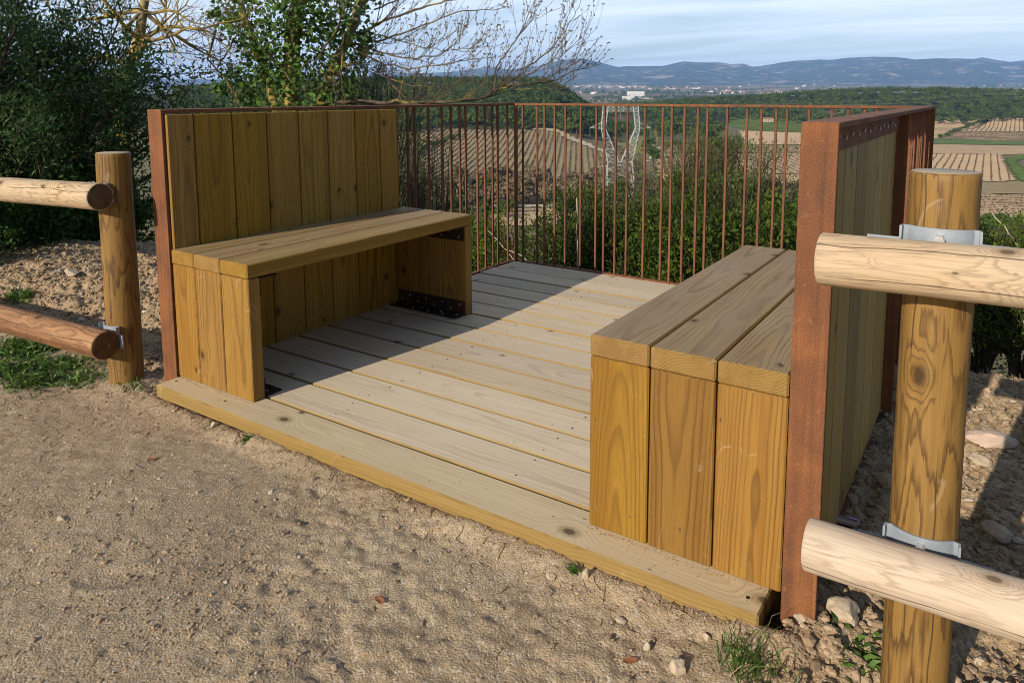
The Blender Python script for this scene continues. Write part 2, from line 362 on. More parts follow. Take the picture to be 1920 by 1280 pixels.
def rust(name, dark=(0.080, 0.036, 0.021), mid=(0.165, 0.064, 0.026), hot=(0.270, 0.104, 0.033), streak=6.0):
    T = NT(name); P = T.n('NewGeometry').outputs['Position']; s = T.n('SeparateXYZ', {0: P})
    big = T.noise(P, 7, 5, 0.6, 0.4); sp = T.noise(P, 330, 3, 0.7); md = T.noise(P, 60, 4, 0.6)
    st = T.noise(T.vec(T.math('MULTIPLY', s.outputs[0], 45), T.math('MULTIPLY', s.outputs[1], 45), T.math('MULTIPLY', s.outputs[2], 1.6)), 1.0, 4, 0.6, 0.6)
    f = T.math('ADD', T.math('MULTIPLY', big, 0.5), T.math('MULTIPLY', st, 0.5))
    r = T.n('ValToRGB', {0: f}); e = r.color_ramp.elements; e[0].position = 0.34; e[0].color = (*dark, 1); e[1].position = 0.66; e[1].color = (*hot, 1)
    m = e.new(0.5); m.color = (*mid, 1)
    c = T.mix(T.maprange(sp, 0.48, 0.66, 0, 0.75), r.outputs[0], dark)
    c = T.mix(T.maprange(sp, 0.30, 0.42, 0.55, 0.0), c, tuple(x*1.35 for x in hot))
    c = T.mix(T.maprange(md, 0.6, 0.8, 0, 0.4), c, (0.36, 0.20, 0.11))
    nb = T.bump(T.math('ADD', sp, md), 0.35, 0.0007)
    return T.done(T.principled(c, 0.78, nb, 0.0, 0.25))

def leafmat(name, dark, light, trans=0.25, rough=0.5, spec=0.35):
    T = NT(name); t = T.attr('tint').outputs['Fac']; c = T.mix(t, dark, light)
    p = T.principled(c, rough, None, 0, spec)
    tr = T.n('BsdfTranslucent', {'Color': T.mix(0.5, c, tuple(min(1, x*1.7) for x in light))}).outputs[0]
    mx = T.n('MixShader', {0: trans, 1: p, 2: tr}).outputs[0]
    return T.done(mx)
def plain(name, col, rough=0.7, metal=0.0, spec=0.4, nscale=40, amt=0.25, bump=0.0):
    T = NT(name); P = T.n('TexCoord').outputs['Object']; n = T.noise(P, nscale, 4, 0.6)
    c = T.mix(T.maprange(n, 0.35, 0.7, 0, amt), col, tuple(x*0.55 for x in col))
    nb = T.bump(n, bump, 0.002) if bump else None
    return T.done(T.principled(c, rough, nb, metal, spec))
def barkmat(name, a, b, lichen=None, amt=0.5):
    T = NT(name); P = T.n('NewGeometry').outputs['Position']; n = T.noise(P, 14, 5, 0.65); n2 = T.noise(P, 4.5, 4, 0.6)
    c = T.mix(T.maprange(n, 0.35, 0.7), a, b)
    if lichen: c = T.mix(T.maprange(n2, 0.62-0.3*amt, 0.72-0.2*amt, 0, 0.9), c, lichen)
    return T.done(T.principled(c, 0.85, T.bump(n, 0.4, 0.01), 0, 0.2))

M = {}
M['honey'] = wood('treated pine, honey', (0.255, 0.140, 0.027), (0.092, 0.043, 0.009), (0.185, 0.086, 0.014), 150, 0.8, 0.5, var=0.24, blotch=0.5)
M['panel'] = wood('treated pine, olive', (0.345, 0.200, 0.026), (0.105, 0.054, 0.008), (0.240, 0.122, 0.014), 140, 0.9, 0.65, var=0.16, blotch=0.5)
M['seat'] = wood('weathered seat pine', (0.27, 0.165, 0.045), (0.105, 0.055, 0.014), (0.20, 0.11, 0.028), 165, 0.8, 0.5, grey=(0.255, 0.195, 0.120), var=0.10, spec=0.12, top=((0.315, 0.212, 0.092), (0.085, 0.050, 0.022), (0.205, 0.128, 0.056)))
M['deck'] = wood('weathered deck pine', (0.33, 0.225, 0.082), (0.18, 0.11, 0.04), (0.28, 0.18, 0.065), 150, 0.6, 0.4, grey=(0.57, 0.47, 0.335), var=0.10, rough=0.75, spec=0.15, top=((0.60, 0.485, 0.325), (0.28, 0.205, 0.13), (0.48, 0.38, 0.25)), band=0.5)
M['sill'] = wood('sill pine', (0.275, 0.185, 0.072), (0.14, 0.085, 0.028), (0.225, 0.145, 0.05), 175, 0.6, 0.45, grey=(0.54, 0.44, 0.30), var=0.03, rough=0.75, spec=0.15, top=((0.56, 0.445, 0.275), (0.26, 0.19, 0.11), (0.45, 0.355, 0.215)), band=0.5)
M['post'] = wood('round post pine', (0.25, 0.140, 0.030), (0.075, 0.037, 0.009), (0.165, 0.088, 0.018), 145, 0.95, 0.3, var=0.05, blotch=0.5, crack=True, lowrs=0.6, top=((0.42, 0.33, 0.2), (0.25, 0.18, 0.1), (0.36, 0.28, 0.17)), warp=0.075, scuff=0.2)
M['logpale'] = wood('bleached pinkish rail pine', (0.54, 0.425, 0.315), (0.26, 0.175, 0.115), (0.46, 0.345, 0.245), 230, 0.85, 0.8, grey=(0.47, 0.395, 0.315), var=0.04, crack=True, rough=0.85, spec=0.1, lowrs=0.3, warp=0.07, scuff=0.2, fibre=0.7)
M['log'] = wood('weathered rail pine', (0.55, 0.40, 0.245), (0.20, 0.125, 0.070), (0.44, 0.31, 0.185), 230, 1.0, 0.8, grey=(0.46, 0.37, 0.27), var=0.05, crack=True, rough=0.8, spec=0.12, lowrs=0.4, warp=0.09, scuff=0.15, fibre=0.7)
M['logred'] = wood('reddish rail pine', (0.36, 0.20, 0.095), (0.095, 0.042, 0.020), (0.16, 0.075, 0.036), 110, 0.85, 0.7, var=0.05, crack=True, rough=0.65, blotch=0.95, warp=0.08, band=0.9)
M['logend'] = wood('weathered shaded log end', (0.14, 0.085, 0.042), (0.035, 0.019, 0.010), (0.08, 0.045, 0.022), 170, 0.8, 0.0, var=0.05, rough=0.9, spec=0.05)  # dark end grain, with the shade on the cut ends put into the colour
M['back'] = wood('olive board', (0.40, 0.255, 0.050), (0.14, 0.080, 0.016), (0.29, 0.180, 0.038), 150, 0.7, 0.5, grey=(0.24, 0.20, 0.09), var=0.32)
M['rust'] = rust('corten steel')
M['rustbar'] = rust('corten bars', (0.075, 0.032, 0.020), (0.145, 0.058, 0.028), (0.225, 0.090, 0.034))
M['rustdark'] = rust('black bracket steel', (0.012, 0.009, 0.008), (0.022, 0.012, 0.009), (0.10, 0.028, 0.010))
M['zinc'] = plain('galvanised steel', (0.29, 0.325, 0.36), 0.6, 0.2, 0.5, 45, 0.45, 0.15)
M['bolt'] = plain('zinc bolt', (0.62, 0.62, 0.60), 0.35, 0.85, 0.5, 200, 0.3)
M['pylon'] = plain('pylon steel', (0.36, 0.38, 0.38), 0.6, 0.0, 0.4, 3, 0.2)
M['wire'] = plain('aluminium cable', (0.30, 0.30, 0.30), 0.5, 0.3, 0.4, 3, 0.1)
M['glassy'] = plain('insulator glass', (0.12, 0.14, 0.13), 0.3, 0.0, 0.5, 3, 0.1)
M['evergreen'] = leafmat('evergreen leaf', (0.013, 0.036, 0.011), (0.088, 0.165, 0.050), 0.2, 0.6, 0.12)
M['lowleaf'] = leafmat('low shrub leaf', (0.013, 0.038, 0.010), (0.105, 0.195, 0.044), 0.25, 0.6, 0.12)
M['ivy'] = leafmat('ivy leaf', (0.014, 0.042, 0.008), (0.135, 0.235, 0.036), 0.25, 0.5, 0.2)
M['bush'] = leafmat('bush leaf', (0.008, 0.021, 0.004), (0.098, 0.140, 0.016), 0.18, 0.6, 0.12)
M['bushlight'] = leafmat('bright bush leaf', (0.014, 0.036, 0.005), (0.165, 0.230, 0.024), 0.25, 0.6, 0.12)
M['broom'] = leafmat('broom leaf', (0.034, 0.050, 0.016), (0.155, 0.180, 0.062), 0.15, 0.7, 0.1)
M['scrub'] = leafmat('dry scrub twig', (0.095, 0.072, 0.040), (0.235, 0.180, 0.100), 0.1, 0.8, 0.1)
M['pine'] = leafmat('pine needles', (0.022, 0.044, 0.012), (0.105, 0.142, 0.034), 0.12, 0.8, 0.05)
M['olive'] = leafmat('olive grey leaf', (0.040, 0.060, 0.028), (0.115, 0.145, 0.070), 0.1, 0.8, 0.1)
M['grass'] = leafmat('grass blade', (0.022, 0.056, 0.009), (0.105, 0.185, 0.030), 0.25, 0.5, 0.3)
M['dry'] = leafmat('dry grass', (0.20, 0.145, 0.075), (0.42, 0.33, 0.19), 0.2, 0.7, 0.2)
M['vine'] = leafmat('vine stock', (0.085, 0.068, 0.040), (0.170, 0.132, 0.078), 0.1, 0.8, 0.1)
M['vinegreen'] = leafmat('green vine row', (0.045, 0.075, 0.020), (0.125, 0.165, 0.05), 0.1, 0.8, 0.1)
M['bark'] = barkmat('grey bark', (0.045, 0.036, 0.024), (0.095, 0.076, 0.052))
M['lichen'] = barkmat('lichen bark', (0.13, 0.10, 0.065), (0.26, 0.21, 0.14), (0.36, 0.25, 0.045), 0.7)
M['twig'] = barkmat('ash twig', (0.075, 0.056, 0.038), (0.14, 0.11, 0.075), (0.28, 0.215, 0.03), 0.32)
M['bud'] = plain('bud', (0.10, 0.055, 0.035), 0.7, 0, 0.2, 90, 0.4)
M['cane'] = plain('bleached cane', (0.42, 0.36, 0.27), 0.7, 0, 0.3, 20, 0.4)
M['deadleaf'] = plain('dead leaf', (0.30, 0.11, 0.05), 0.7, 0, 0.3, 60, 0.5)
M['stone'] = plain('limestone', (0.46, 0.37, 0.265), 0.95, 0, 0.1, 55, 0.6, 0.9)
M['pinkstone'] = plain('pinkish limestone', (0.52, 0.39, 0.30), 0.95, 0, 0.1, 35, 0.5, 0.8)
M['wallw'] = plain('white render', (0.72, 0.70, 0.66), 0.8, 0, 0.3, 0.3, 0.1)
M['wallt'] = plain('ochre render', (0.56, 0.43, 0.31), 0.8, 0, 0.3, 0.3, 0.2)
M['tile'] = plain('clay roof tile', (0.36, 0.17, 0.10), 0.8, 0, 0.3, 0.4, 0.3)
M['redroof'] = plain('dark red cladding', (0.36, 0.10, 0.08), 0.7, 0, 0.3, 0.4, 0.2)
M['pane'] = plain('dark window', (0.06, 0.07, 0.08), 0.25, 0, 0.5, 1, 0.1)

def soilmat():
    T = NT('sandy soil'); P = T.n('NewGeometry').outputs['Position']
    rub = T.attr('rubble').outputs['Fac']; dark_band = T.attr('dark_band').outputs['Fac']
    n1 = T.noise(P, 2.2, 5, 0.6); n2 = T.noise(P, 38, 5, 0.68); n3 = T.noise(P, 210, 3, 0.7); n4 = T.noise(P, 95, 4, 0.65)
    v = T.n('TexVoronoi', {'Vector': P, 'Scale': 210.0}); v2 = T.n('TexVoronoi', {'Vector': P, 'Scale': 55.0})
    c = T.mix(T.maprange(n1, 0.35, 0.65), (0.310, 0.230, 0.140), (0.420, 0.322, 0.205))
    c = T.mix(T.maprange(n2, 0.40, 0.75, 0, 0.6), c, (0.225, 0.155, 0.094))
    c = T.mix(T.maprange(n4, 0.5, 0.75, 0, 0.5), c, (0.46, 0.335, 0.205))
    # loose grit: odd grains paler, greyer or darker than the soil
    gc = T.n('SeparateColor', {0: v.outputs['Color']})
    c = T.mix(T.maprange(gc.outputs[0], 0.80, 0.86, 0, 0.55), c, (0.50, 0.44, 0.37))
    c = T.mix(T.maprange(gc.outputs[1], 0.84, 0.90, 0, 0.5), c, (0.17, 0.125, 0.085))
    c = T.mix(T.math('MULTIPLY', rub, 0.5), c, (0.36, 0.255, 0.145))
    c = T.mix(T.math('MULTIPLY', dark_band, 0.32), c, (0.19, 0.135, 0.085))
    g = T.math('SUBTRACT', 1.0, T.math('MULTIPLY', v.outputs['Distance'], 1.2))
    g2 = T.math('SUBTRACT', 1.0, v2.outputs['Distance'])
    h = T.math('ADD', T.math('ADD', T.math('MULTIPLY', g, 0.35), T.math('MULTIPLY', n3, 0.6)), T.math('ADD', T.math('MULTIPLY', n2, 1.3), T.math('MULTIPLY', g2, T.math('MULTIPLY_ADD', rub, 1.0, 0.1))))
    nb = T.bump(h, 0.85, 0.0045)
    return T.done(T.principled(c, 0.95, nb, 0, 0.1))
M['soil'] = soilmat()

# ------------------------------------------------------------------ land: heights in view-aligned axes (e to the right, n ahead)
FH = np.array([-math.sin(YAW), math.cos(YAW)]); RH = np.array([math.cos(YAW), math.sin(YAW)])
def world_xy(e, n):
    e = np.asarray(e, float); n = np.asarray(n, float)
    return CAM[0]+e*RH[0]+n*FH[0], CAM[1]+e*RH[1]+n*FH[1]
def to_en(x, y): dx, dy = x-CAM[0], y-CAM[1]; return dx*RH[0]+dy*RH[1], dx*FH[0]+dy*FH[1]
KF = 1370.0
RB_X = [1100, 1180, 1250, 1400, 1500, 1600, 1700, 1800, 1920, 2200, 3000]; RB_Y = [197, 193, 187, 178, 170, 166, 163, 165, 168, 172, 176]
MT_X = [-2500, -900, 0, 400, 500, 600, 700, 742, 840, 926, 960, 1057, 1087, 1120, 1155, 1192, 1237, 1282, 1350, 1369, 1432, 1507, 1537, 1590, 1646, 1680, 1717, 1781, 1822, 1837, 1890, 1920, 2100, 2500, 4500]
MT_Y = [140, 150, 150, 152, 150, 148, 144, 141, 137, 127, 133, 118, 115, 119, 126, 127, 128, 119, 120, 124, 121, 116, 112, 109, 111, 108, 112, 109, 112, 109, 119, 116, 120, 110, 130]
def zland(e, n):
    e = np.asarray(e, float); n = np.asarray(n, float)
    z = -0.45-37.5*(1-np.exp(-np.maximum(n-3.6, 0)/62.0))
    z = z-0.6*sstep(20, 60, n)*fbm(e/25, n/25, 3, 5)
    z = z+sstep(60, 300, n)*1.5*fbm(e/130, n/130, 3, 11)
    # left wooded hill carrying a vineyard on its near face
    t = np.clip((n-300)/500, 0, 1.0); up = t*t*sstep(1350, 850, n)
    z = z+50*up*sstep(95, -10, e-0.03*(n-400))*(1-0.25*sstep(-150, -500, e))
    # right pine ridge
    px = 1000+e/np.maximum(n, 1)*KF*n/1150.0
    cz = 1+(175-np.interp(px, RB_X, RB_Y))/KF*1150+38-8.5
    z = z+np.maximum(cz, 0)*sstep(840, 1150, n)*sstep(1700, 1250, n)
    # far plain tilting up towards the mountains
    z = z+152*(np.clip((n-1800)/7200, 0, 1.2))**1.25+sstep(1500, 3000, n)*9*fbm(e/700, n/700, 3, 21)
    # mountains
    pm = 1000+e/np.maximum(n, 1)*KF
    mz = 1+(175-np.interp(pm, MT_X, MT_Y))/KF*13500
    rid = fbm(e/1500, n/2600, 5, 31, 0.55)
    prof = sstep(8800, 13500, n-2600*np.abs(fbm(e/1700, n*0+3.0, 3, 41)))
    z = np.where(n > 8600, z+(mz-114)*prof*(1+0.85*rid*(1-prof)*2)+90*np.abs(fbm(e/900, n/900, 4, 51))*sstep(9300, 10800, n)*(1-prof), z)
    z = z-sstep(13500, 17000, n)*420
    return z
def ray(px, py):
    d = FWD+RGT*(px-PX0)/FPX+UPV*(PY0-py)/FPX
    e1 = d[0]*RH[0]+d[1]*RH[1]; n1 = d[0]*FH[0]+d[1]*FH[1]; return e1/n1, d[2]/n1
_NS = np.geomspace(6, 16500, 5000)
def P(px, py, nmin=40):
    """point of the land seen at a pixel of the photograph: e, n, z"""
    k, s = ray(px, py); zl = zland(k*_NS, _NS); zr = CAM[2]+s*_NS
    ok = np.where((zr <= zl) & (_NS > nmin))[0]; i = ok[0] if len(ok) else len(_NS)-1
    return k*_NS[i], _NS[i], zl[i]
def W3(e, n, dz=0.0):
    x, y = world_xy(e, n); return np.stack([x, y, zland(e, n)+dz], -1)
def at(px, py, depth):
    d = FWD+RGT*(px-PX0)/FPX+UPV*(PY0-py)/FPX; return CAM+d*depth

# terrain sheet out to the mountains
kk = np.concatenate([np.linspace(-2.6, -0.85, 40)[:-1], np.linspace(-0.85, 0.85, 520), np.linspace(0.85, 2.6, 40)[1:]])
nn = np.concatenate([np.geomspace(3.0, 300, 110)[:-1], np.geomspace(300, 1500, 170)[:-1], np.geomspace(1500, 8600, 90)[:-1], np.linspace(8600, 15500, 110)])
KK, NN = np.meshgrid(kk, nn); EE = KK*NN
def gridfaces(r, c):
    i = np.arange(r-1)[:, None]*c; j = np.arange(c-1)[None]
    return np.stack([i+j, i+j+1, i+c+j+1, i+c+j], -1).reshape(-1, 4)
def landmat():
    T = NT('valley land'); Pn = T.n('NewGeometry').outputs['Position']; near = T.attr('near').outputs['Fac']; mtn = T.attr('mountain').outputs['Fac']
    s = T.n('SeparateXYZ', {0: Pn})
    # patchwork of fields: rotated, stretched cells
    flat = T.vec(s.outputs[0], s.outputs[1], 0.0)
    mp = T.n('Mapping', {'Vector': flat, 'Rotation': (0, 0, 0.5), 'Scale': (0.0042, 0.0105, 1)}).outputs[0]
    dist = T.noise(flat, 0.004, 3, 0.5, 0, 'Color')
    mv = T.n('VectorMath', {0: mp, 1: dist}, operation='ADD').outputs[0]
    v = T.n('TexVoronoi', {'Vector': mv, 'Scale': 1.0}); cc = T.n('SeparateColor', {0: v.outputs['Color']})
    r = T.n('ValToRGB', {0: cc.outputs[0]}); r.color_ramp.interpolation = 'CONSTANT'; e = r.color_ramp.elements
    e[0].position = 0; e[0].color = (0.30, 0.215, 0.13, 1); e[1].position = 0.2; e[1].color = (0.20, 0.155, 0.095, 1)
    for p_, c_ in ((0.36, (0.10, 0.125, 0.045)), (0.5, (0.36, 0.26, 0.165)), (0.66, (0.055, 0.075, 0.030)), (0.80, (0.24, 0.175, 0.115)), (0.92, (0.15, 0.16, 0.07))):
        x = e.new(p_); x.color = (*c_, 1)
    n1 = T.noise(Pn, 0.05, 6, 0.65); n2 = T.noise(Pn, 0.6, 5, 0.7)
    fld = T.mix(T.maprange(n1, 0.4, 0.7, 0, 0.45), r.outputs[0], (0.13, 0.115, 0.06))
    mead = T.mix(T.maprange(n1, 0.38, 0.62), (0.185, 0.140, 0.078), (0.130, 0.130, 0.058))
    mead = T.mix(T.maprange(n2, 0.42, 0.7, 0, 0.7), mead, (0.24, 0.175, 0.10))
    mn = T.noise(Pn, 0.0032, 8, 0.68, 0.3); mn2 = T.noise(Pn, 0.02, 6, 0.7)
    wd = T.attr('wood').outputs['Fac']; mead = T.mix(wd, mead, (0.045, 0.042, 0.022))
    mc = T.mix(T.maprange(mn2, 0.4, 0.65), (0.022, 0.034, 0.015), (0.105, 0.100, 0.060))
    mc = T.mix(T.maprange(mn, 0.53, 0.64, 0, 0.9), mc, (0.42, 0.33, 0.25))  # pale rock patches; contrast raised in the colour for sunlit relief
    c = T.mix(near, fld, mead); c = T.mix(mtn, c, mc)
    return T.done(T.principled(c, 0.95, T.bump(n2, 0.6, 0.4), 0, 0.05))
M['land'] = landmat()
X, Y = world_xy(EE, NN); Z = zland(EE, NN)
near = 1-sstep(1250, 1700, NN); mtn = sstep(8600, 9400, NN+1500*fbm(EE/900, NN/900, 3, 71))
woodf = np.maximum(sstep(860, 910, NN)*sstep(90, 160, EE)*sstep(-37, -35, Z)*sstep(1300, 1250, NN), sstep(540, 580, NN)*sstep(-35, -32, Z)*sstep(90, 60, EE)*sstep(950, 900, NN))
structure(mk('hills', np.stack([X, Y, Z], -1).reshape(-1, 3), gridfaces(*X.shape)[:, ::-1], M['land'], None, {'near': near.ravel(), 'mountain': mtn.ravel(), 'wood': woodf.ravel()}, True))

# ------------------------------------------------------------------ the dirt path, berms and rubble ground round the platform
EDGE_X = [-40, -6, -2.6, -1.8, -0.8, 0.0, 2.5, 4.0, 40]; EDGE_Y = [-12, -0.4, 0.75, 1.05, 1.35, 1.45, 1.72, 1.9, 4]
def edge_y(x): return np.interp(x, EDGE_X, EDGE_Y)
def rubble(x, y):
    l = sstep(-0.02, -0.22, x)*sstep(-0.08, 0.16, y+0.10*fbm(x*3, y*3, 2, 3))
    r = sstep(2.04, 2.16, x)*sstep(-0.34, -0.12, y+0.12*fbm(x*4, y*4, 2, 8))
    s = 0.5*sstep(-0.30, -0.12, y)*sstep(-0.02, 0.4, x)*sstep(-0.32, -0.1, y+0.1*fbm(x*5, y*5, 2, 4))
    return np.clip(np.maximum(np.maximum(l, r), s*0.6), 0, 1)
FEET = [(0.855, -0.66, 0.7), (1.36, -0.50, 2.4)]
def gz(x, y, fine=True):
    x = np.asarray(x, float); y = np.asarray(y, float); rb = rubble(x, y)
    z = -0.052-0.012*sstep(-0.3, -1.2, y)+0.016*fbm(x*1.2, y*1.2, 3, 1)
    z = z+0.045*sstep(-0.2, -0.9, x)*sstep(0.1, 0.6, y)+0.05*sstep(-1.0, -2.2, x)*sstep(-0.4, 0.4, y)     # left bank
    z = z-0.045*sstep(2.2, 2.3, x)*sstep(-0.1, 0.5, y)                                             # lower ground on the right
    z = z+0.022*np.exp(-(((x-2.13)/0.10)**2+((y+0.03)/0.09)**2))+0.03*np.exp(-(((x+0.2)/0.13)**2+((y+0.07)/0.10)**2))
    d = y-edge_y(x); z = z-0.62*np.maximum(d, 0)**1.15*sstep(0, 0.5, d)
    z = z+0.035*rb*np.exp(-(d/0.22)**2)*sstep(-0.5, -1.0, x)
    z = z+0.016*np.exp(-((y+0.105)/0.045)**2)*sstep(-0.1, 0.05, x)*sstep(2.2, 2.0, x)
    if fine:
        pat = sstep(-0.12, 0.22, fbm(x*2.3+5, y*2.3, 3, 44))            # trodden smooth against loose patches
        z = z+(0.004+0.005*pat)*fbm(x*6, y*6, 5, 2, 0.66)
        for fx, fy, fa in FEET:                                         # shoe prints
            u_ = (x-fx)*math.cos(fa)+(y-fy)*math.sin(fa); v_ = -(x-fx)*math.sin(fa)+(y-fy)*math.cos(fa)
            q = (u_/0.085)**2+(v_/0.036)**2; z = z-0.0045*np.exp(-q**3)+0.002*np.exp(-((q-1.45)/0.5)**2)+0.0018*np.exp(-q**3)*np.sin(u_*2*PI/0.016)
        z = z+0.010*fbm(x*9, y*9, 4, 2, 0.55)*0.5+rb*(0.030*fbm(x*11, y*11, 3, 9, 0.6)+0.020*(0.55-cells(x*22, y*22, 5))+0.012*(0.5-cells(x*55, y*55, 6)))
        z = z+(1-rb)*(0.45+pat)*(0.0058*(0.5-cells(x*38+0.4*fbm(x*60, y*60, 2, 8), y*38, 3))+0.0055*fbm(x*45, y*45, 2, 14))
    inside = sstep(-0.03, 0.0, x)*sstep(2.13, 2.10, x)*sstep(-0.075, -0.05, y)
    return z-inside*0.06
def axis_pts(a, b, step, lo, hi, grow=1.22):
    m = list(np.arange(a, b+1e-6, step)); s = step; q = m[0]; L = []
    while q > lo: s *= grow; q -= s; L.append(q)
    s = step; q = m[-1]; Rr = []
    while q < hi: s *= grow; q += s; Rr.append(q)
    return np.array(L[::-1]+m+Rr)
gx = axis_pts(-2.7, 3.1, 0.0095, -30, 30); gy = axis_pts(-1.15, 1.75, 0.0095, -30, 3.6)
GX, GY = np.meshgrid(gx, gy); GZ = gz(GX, GY)
dark_band = np.clip(1.6*fbm(GX*0.9+3.3, GY*0.9-1.2, 4, 77)+0.15, 0, 1)*sstep(1.0, 0.2, np.abs(GX-1.1+0.6*GY))*0.9  # broken diagonal band of darker soil across the path
structure(mk('ground', np.stack([GX, GY, GZ], -1).reshape(-1, 3), gridfaces(*GX.shape), M['soil'], None, {'rubble': rubble(GX, GY).ravel(), 'dark_band': dark_band.ravel()}, True))

# ------------------------------------------------------------------ stones
_ph = (1+5**0.5)/2
ICO_V = unit(np.array([(-1, _ph, 0), (1, _ph, 0), (-1, -_ph, 0), (1, -_ph, 0), (0, -1, _ph), (0, 1, _ph), (0, -1, -_ph), (0, 1, -_ph), (_ph, 0, -1), (_ph, 0, 1), (-_ph, 0, -1), (-_ph, 0, 1)], float))
ICO_F = np.array([(0, 11, 5), (0, 5, 1), (0, 1, 7), (0, 7, 10), (0, 10, 11), (1, 5, 9), (5, 11, 4), (11, 10, 2), (10, 7, 6), (7, 1, 8), (3, 9, 4), (3, 4, 2), (3, 2, 6), (3, 6, 8), (3, 8, 9), (4, 9, 5), (2, 4, 11), (6, 2, 10), (8, 6, 7), (9, 8, 1)])
def pebbles(xs, ys, sz, rng, flat=0.65):
    n = len(xs); B = ICO_V[None]*(1+rng.uniform(-1, 1, (n, 12, 1))*np.where(sz > 0.006, 0.2, 0.32)[:, None, None])
    sc = sz[:, None, None]*np.stack([rng.uniform(0.8, 1.4, n), rng.uniform(0.7, 1.1, n), rng.uniform(flat*0.6, flat*1.3, n)], -1)[:, None]
    B = B*sc; a = rng.uniform(0, 2*PI, n); ca, sa = np.cos(a)[:, None], np.sin(a)[:, None]
    tl = rng.normal(0, 0.35, n)[:, None]; x = B[..., 0]; z = B[..., 2]+tl*x*0.6; y = B[..., 1]
    V = np.stack([x*ca-y*sa+xs[:, None], x*sa+y*ca+ys[:, None], z+(gz(xs, ys)+sz*0.12)[:, None]], -1)
    F = (np.arange(n)[:, None, None]*12+ICO_F[None]).reshape(-1, 3); return V.reshape(-1, 3), F, np.repeat(rng.random(n), 12)
def pebmat():
    T = NT('loose pebbles'); t = T.attr('tint').outputs['Fac']; P_ = T.n('NewGeometry').outputs['Position']
    r = T.n('ValToRGB', {0: t}); e = r.color_ramp.elements; e[0].color = (0.22, 0.150, 0.088, 1); e[1].color = (0.52, 0.45, 0.36, 1); x = e.new(0.6); x.color = (0.36, 0.255, 0.150, 1); x = e.new(0.93); x.color = (0.41, 0.30, 0.20, 1)
    n = T.noise(P_, 120, 4, 0.6)
    return T.done(T.principled(T.mix(T.maprange(n, 0.4, 0.7, 0, 0.4), r.outputs[0], (0.25, 0.18, 0.12)), 0.95, T.bump(n, 0.5, 0.002), 0, 0.1))
M['pebble'] = pebmat()
rng = np.random.default_rng(5)
def scatter(n, x0, x1, y0, y1, dens):
    xs = rng.uniform(x0, x1, n); ys = rng.uniform(y0, y1, n); k = rng.random(n) < dens(xs, ys)
    k &= ~((xs > -0.02) & (xs < 2.11) & (ys > -0.095)); return xs[k], ys[k]
px1, py1 = scatter(95000, -1.4, 2.3, -1.15, -0.08, lambda x, y: 0.10+0.9*np.clip(fbm(x*3, y*3, 4, 60)+0.1, 0, 1)+0.5*np.exp(-((y+0.09)/0.06)**2))
px2, py2 = scatter(34000, -2.9, 0.0, -0.3, 1.6, lambda x, y: rubble(x, y))
px3, py3 = scatter(26000, 2.05, 3.3, -0.45, 1.9, lambda x, y: rubble(x, y))
s1 = 0.0010+0.0026*rng.random(len(px1))**3+0.004*rng.random(len(px1))**22+0.006*rng.random(len(px1))**120; s2 = 0.0025+0.010*rng.random(len(px2))**4+0.012*rng.random(len(px2))**14; s3 = 0.0022+0.010*rng.random(len(px3))**4+0.007*rng.random(len(px3))**16
V, F, t = pebbles(np.concatenate([px1, px2, px3]), np.concatenate([py1, py2, py3]), np.concatenate([s1, s2, s3]), rng)
nd = 900; gxx = rng.uniform(0.0, 2.08, nd); gyy = np.where(rng.random(nd) < 0.45, rng.uniform(-0.085, 0.05, nd), rng.uniform(-0.05, 1.5, nd)); gss = 0.0006+0.0012*rng.random(nd)**3
kf = rng.random(nd) < 0.4; gyy = np.where(kf, -0.003-np.abs(rng.normal(0, 0.010, nd)), gyy); gxx = np.where(kf, np.where(rng.random(nd) < 0.4, rng.uniform(0.0, 0.42, nd), rng.uniform(1.66, 2.08, nd)), gxx)
V2, F2, t2 = pebbles(gxx, gyy, gss, rng); zz = (gz(gxx, gyy)+gss*0.12); V2[:, 2] += np.repeat(0.0012-zz, 12)
V = np.concatenate([V, V2]); F = np.concatenate([F, F2+len(t)]); t = np.concatenate([t, t2])
o = mk('gravel', V, F, M['pebble'], None, {'tint': t}); o['kind'] = 'stuff'; tag(o, 'loose sandy pebbles and clods strewn over the dirt path and banks', 'gravel')

def stone(px, py, z, size, label, m='stone', sq=(1.2, 0.9, 0.6), seed=1, rot=0.0):
    d = FWD+RGT*(px-PX0)/FPX+UPV*(PY0-py)/FPX; t_ = (z-CAM[2])/d[2]; p = CAM+d*t_
    r = np.random.default_rng(seed)
    import bmesh
    bm = bmesh.new(); bmesh.ops.create_icosphere(bm, subdivisions=3, radius=1.0)
    V = np.array([v.co[:] for v in bm.verts]); F = np.array([[v.index for v in f.verts] for f in bm.faces]); bm.free()
    for _ in range(9):                                  # knock flat facets off, like broken rock
        nrm = unit(r.normal(size=3)); h = r.uniform(0.55, 0.85); dd = V@nrm; V = V-np.where(dd > h, dd-h, 0)[:, None]*nrm
    V = V*(1+0.16*fbm(V[:, 0]*3.1+9, V[:, 1]*3.1+V[:, 2]*2.3, 4, seed, 0.6))[:, None]
    V = V*np.array(sq)*size; ca, sa = math.cos(rot), math.sin(rot); V = np.stack([V[:, 0]*ca-V[:, 1]*sa, V[:, 0]*sa+V[:, 1]*ca, V[:, 2]], -1)
    zz = float(gz(p[0], p[1]))
    o = mk('stone', V+np.array([p[0], p[1], zz+size*sq[2]*0.4]), F, M[m], None, None, False, (p[0], p[1], zz)); return tag(o, label, 'stone', 'single stones lying on the dirt')
stone(1272, 1262, -0.06, 0.021, 'chunky pale stone at the bottom edge beside the grass tuft', seed=3, sq=(0.8, 0.8, 0.8))
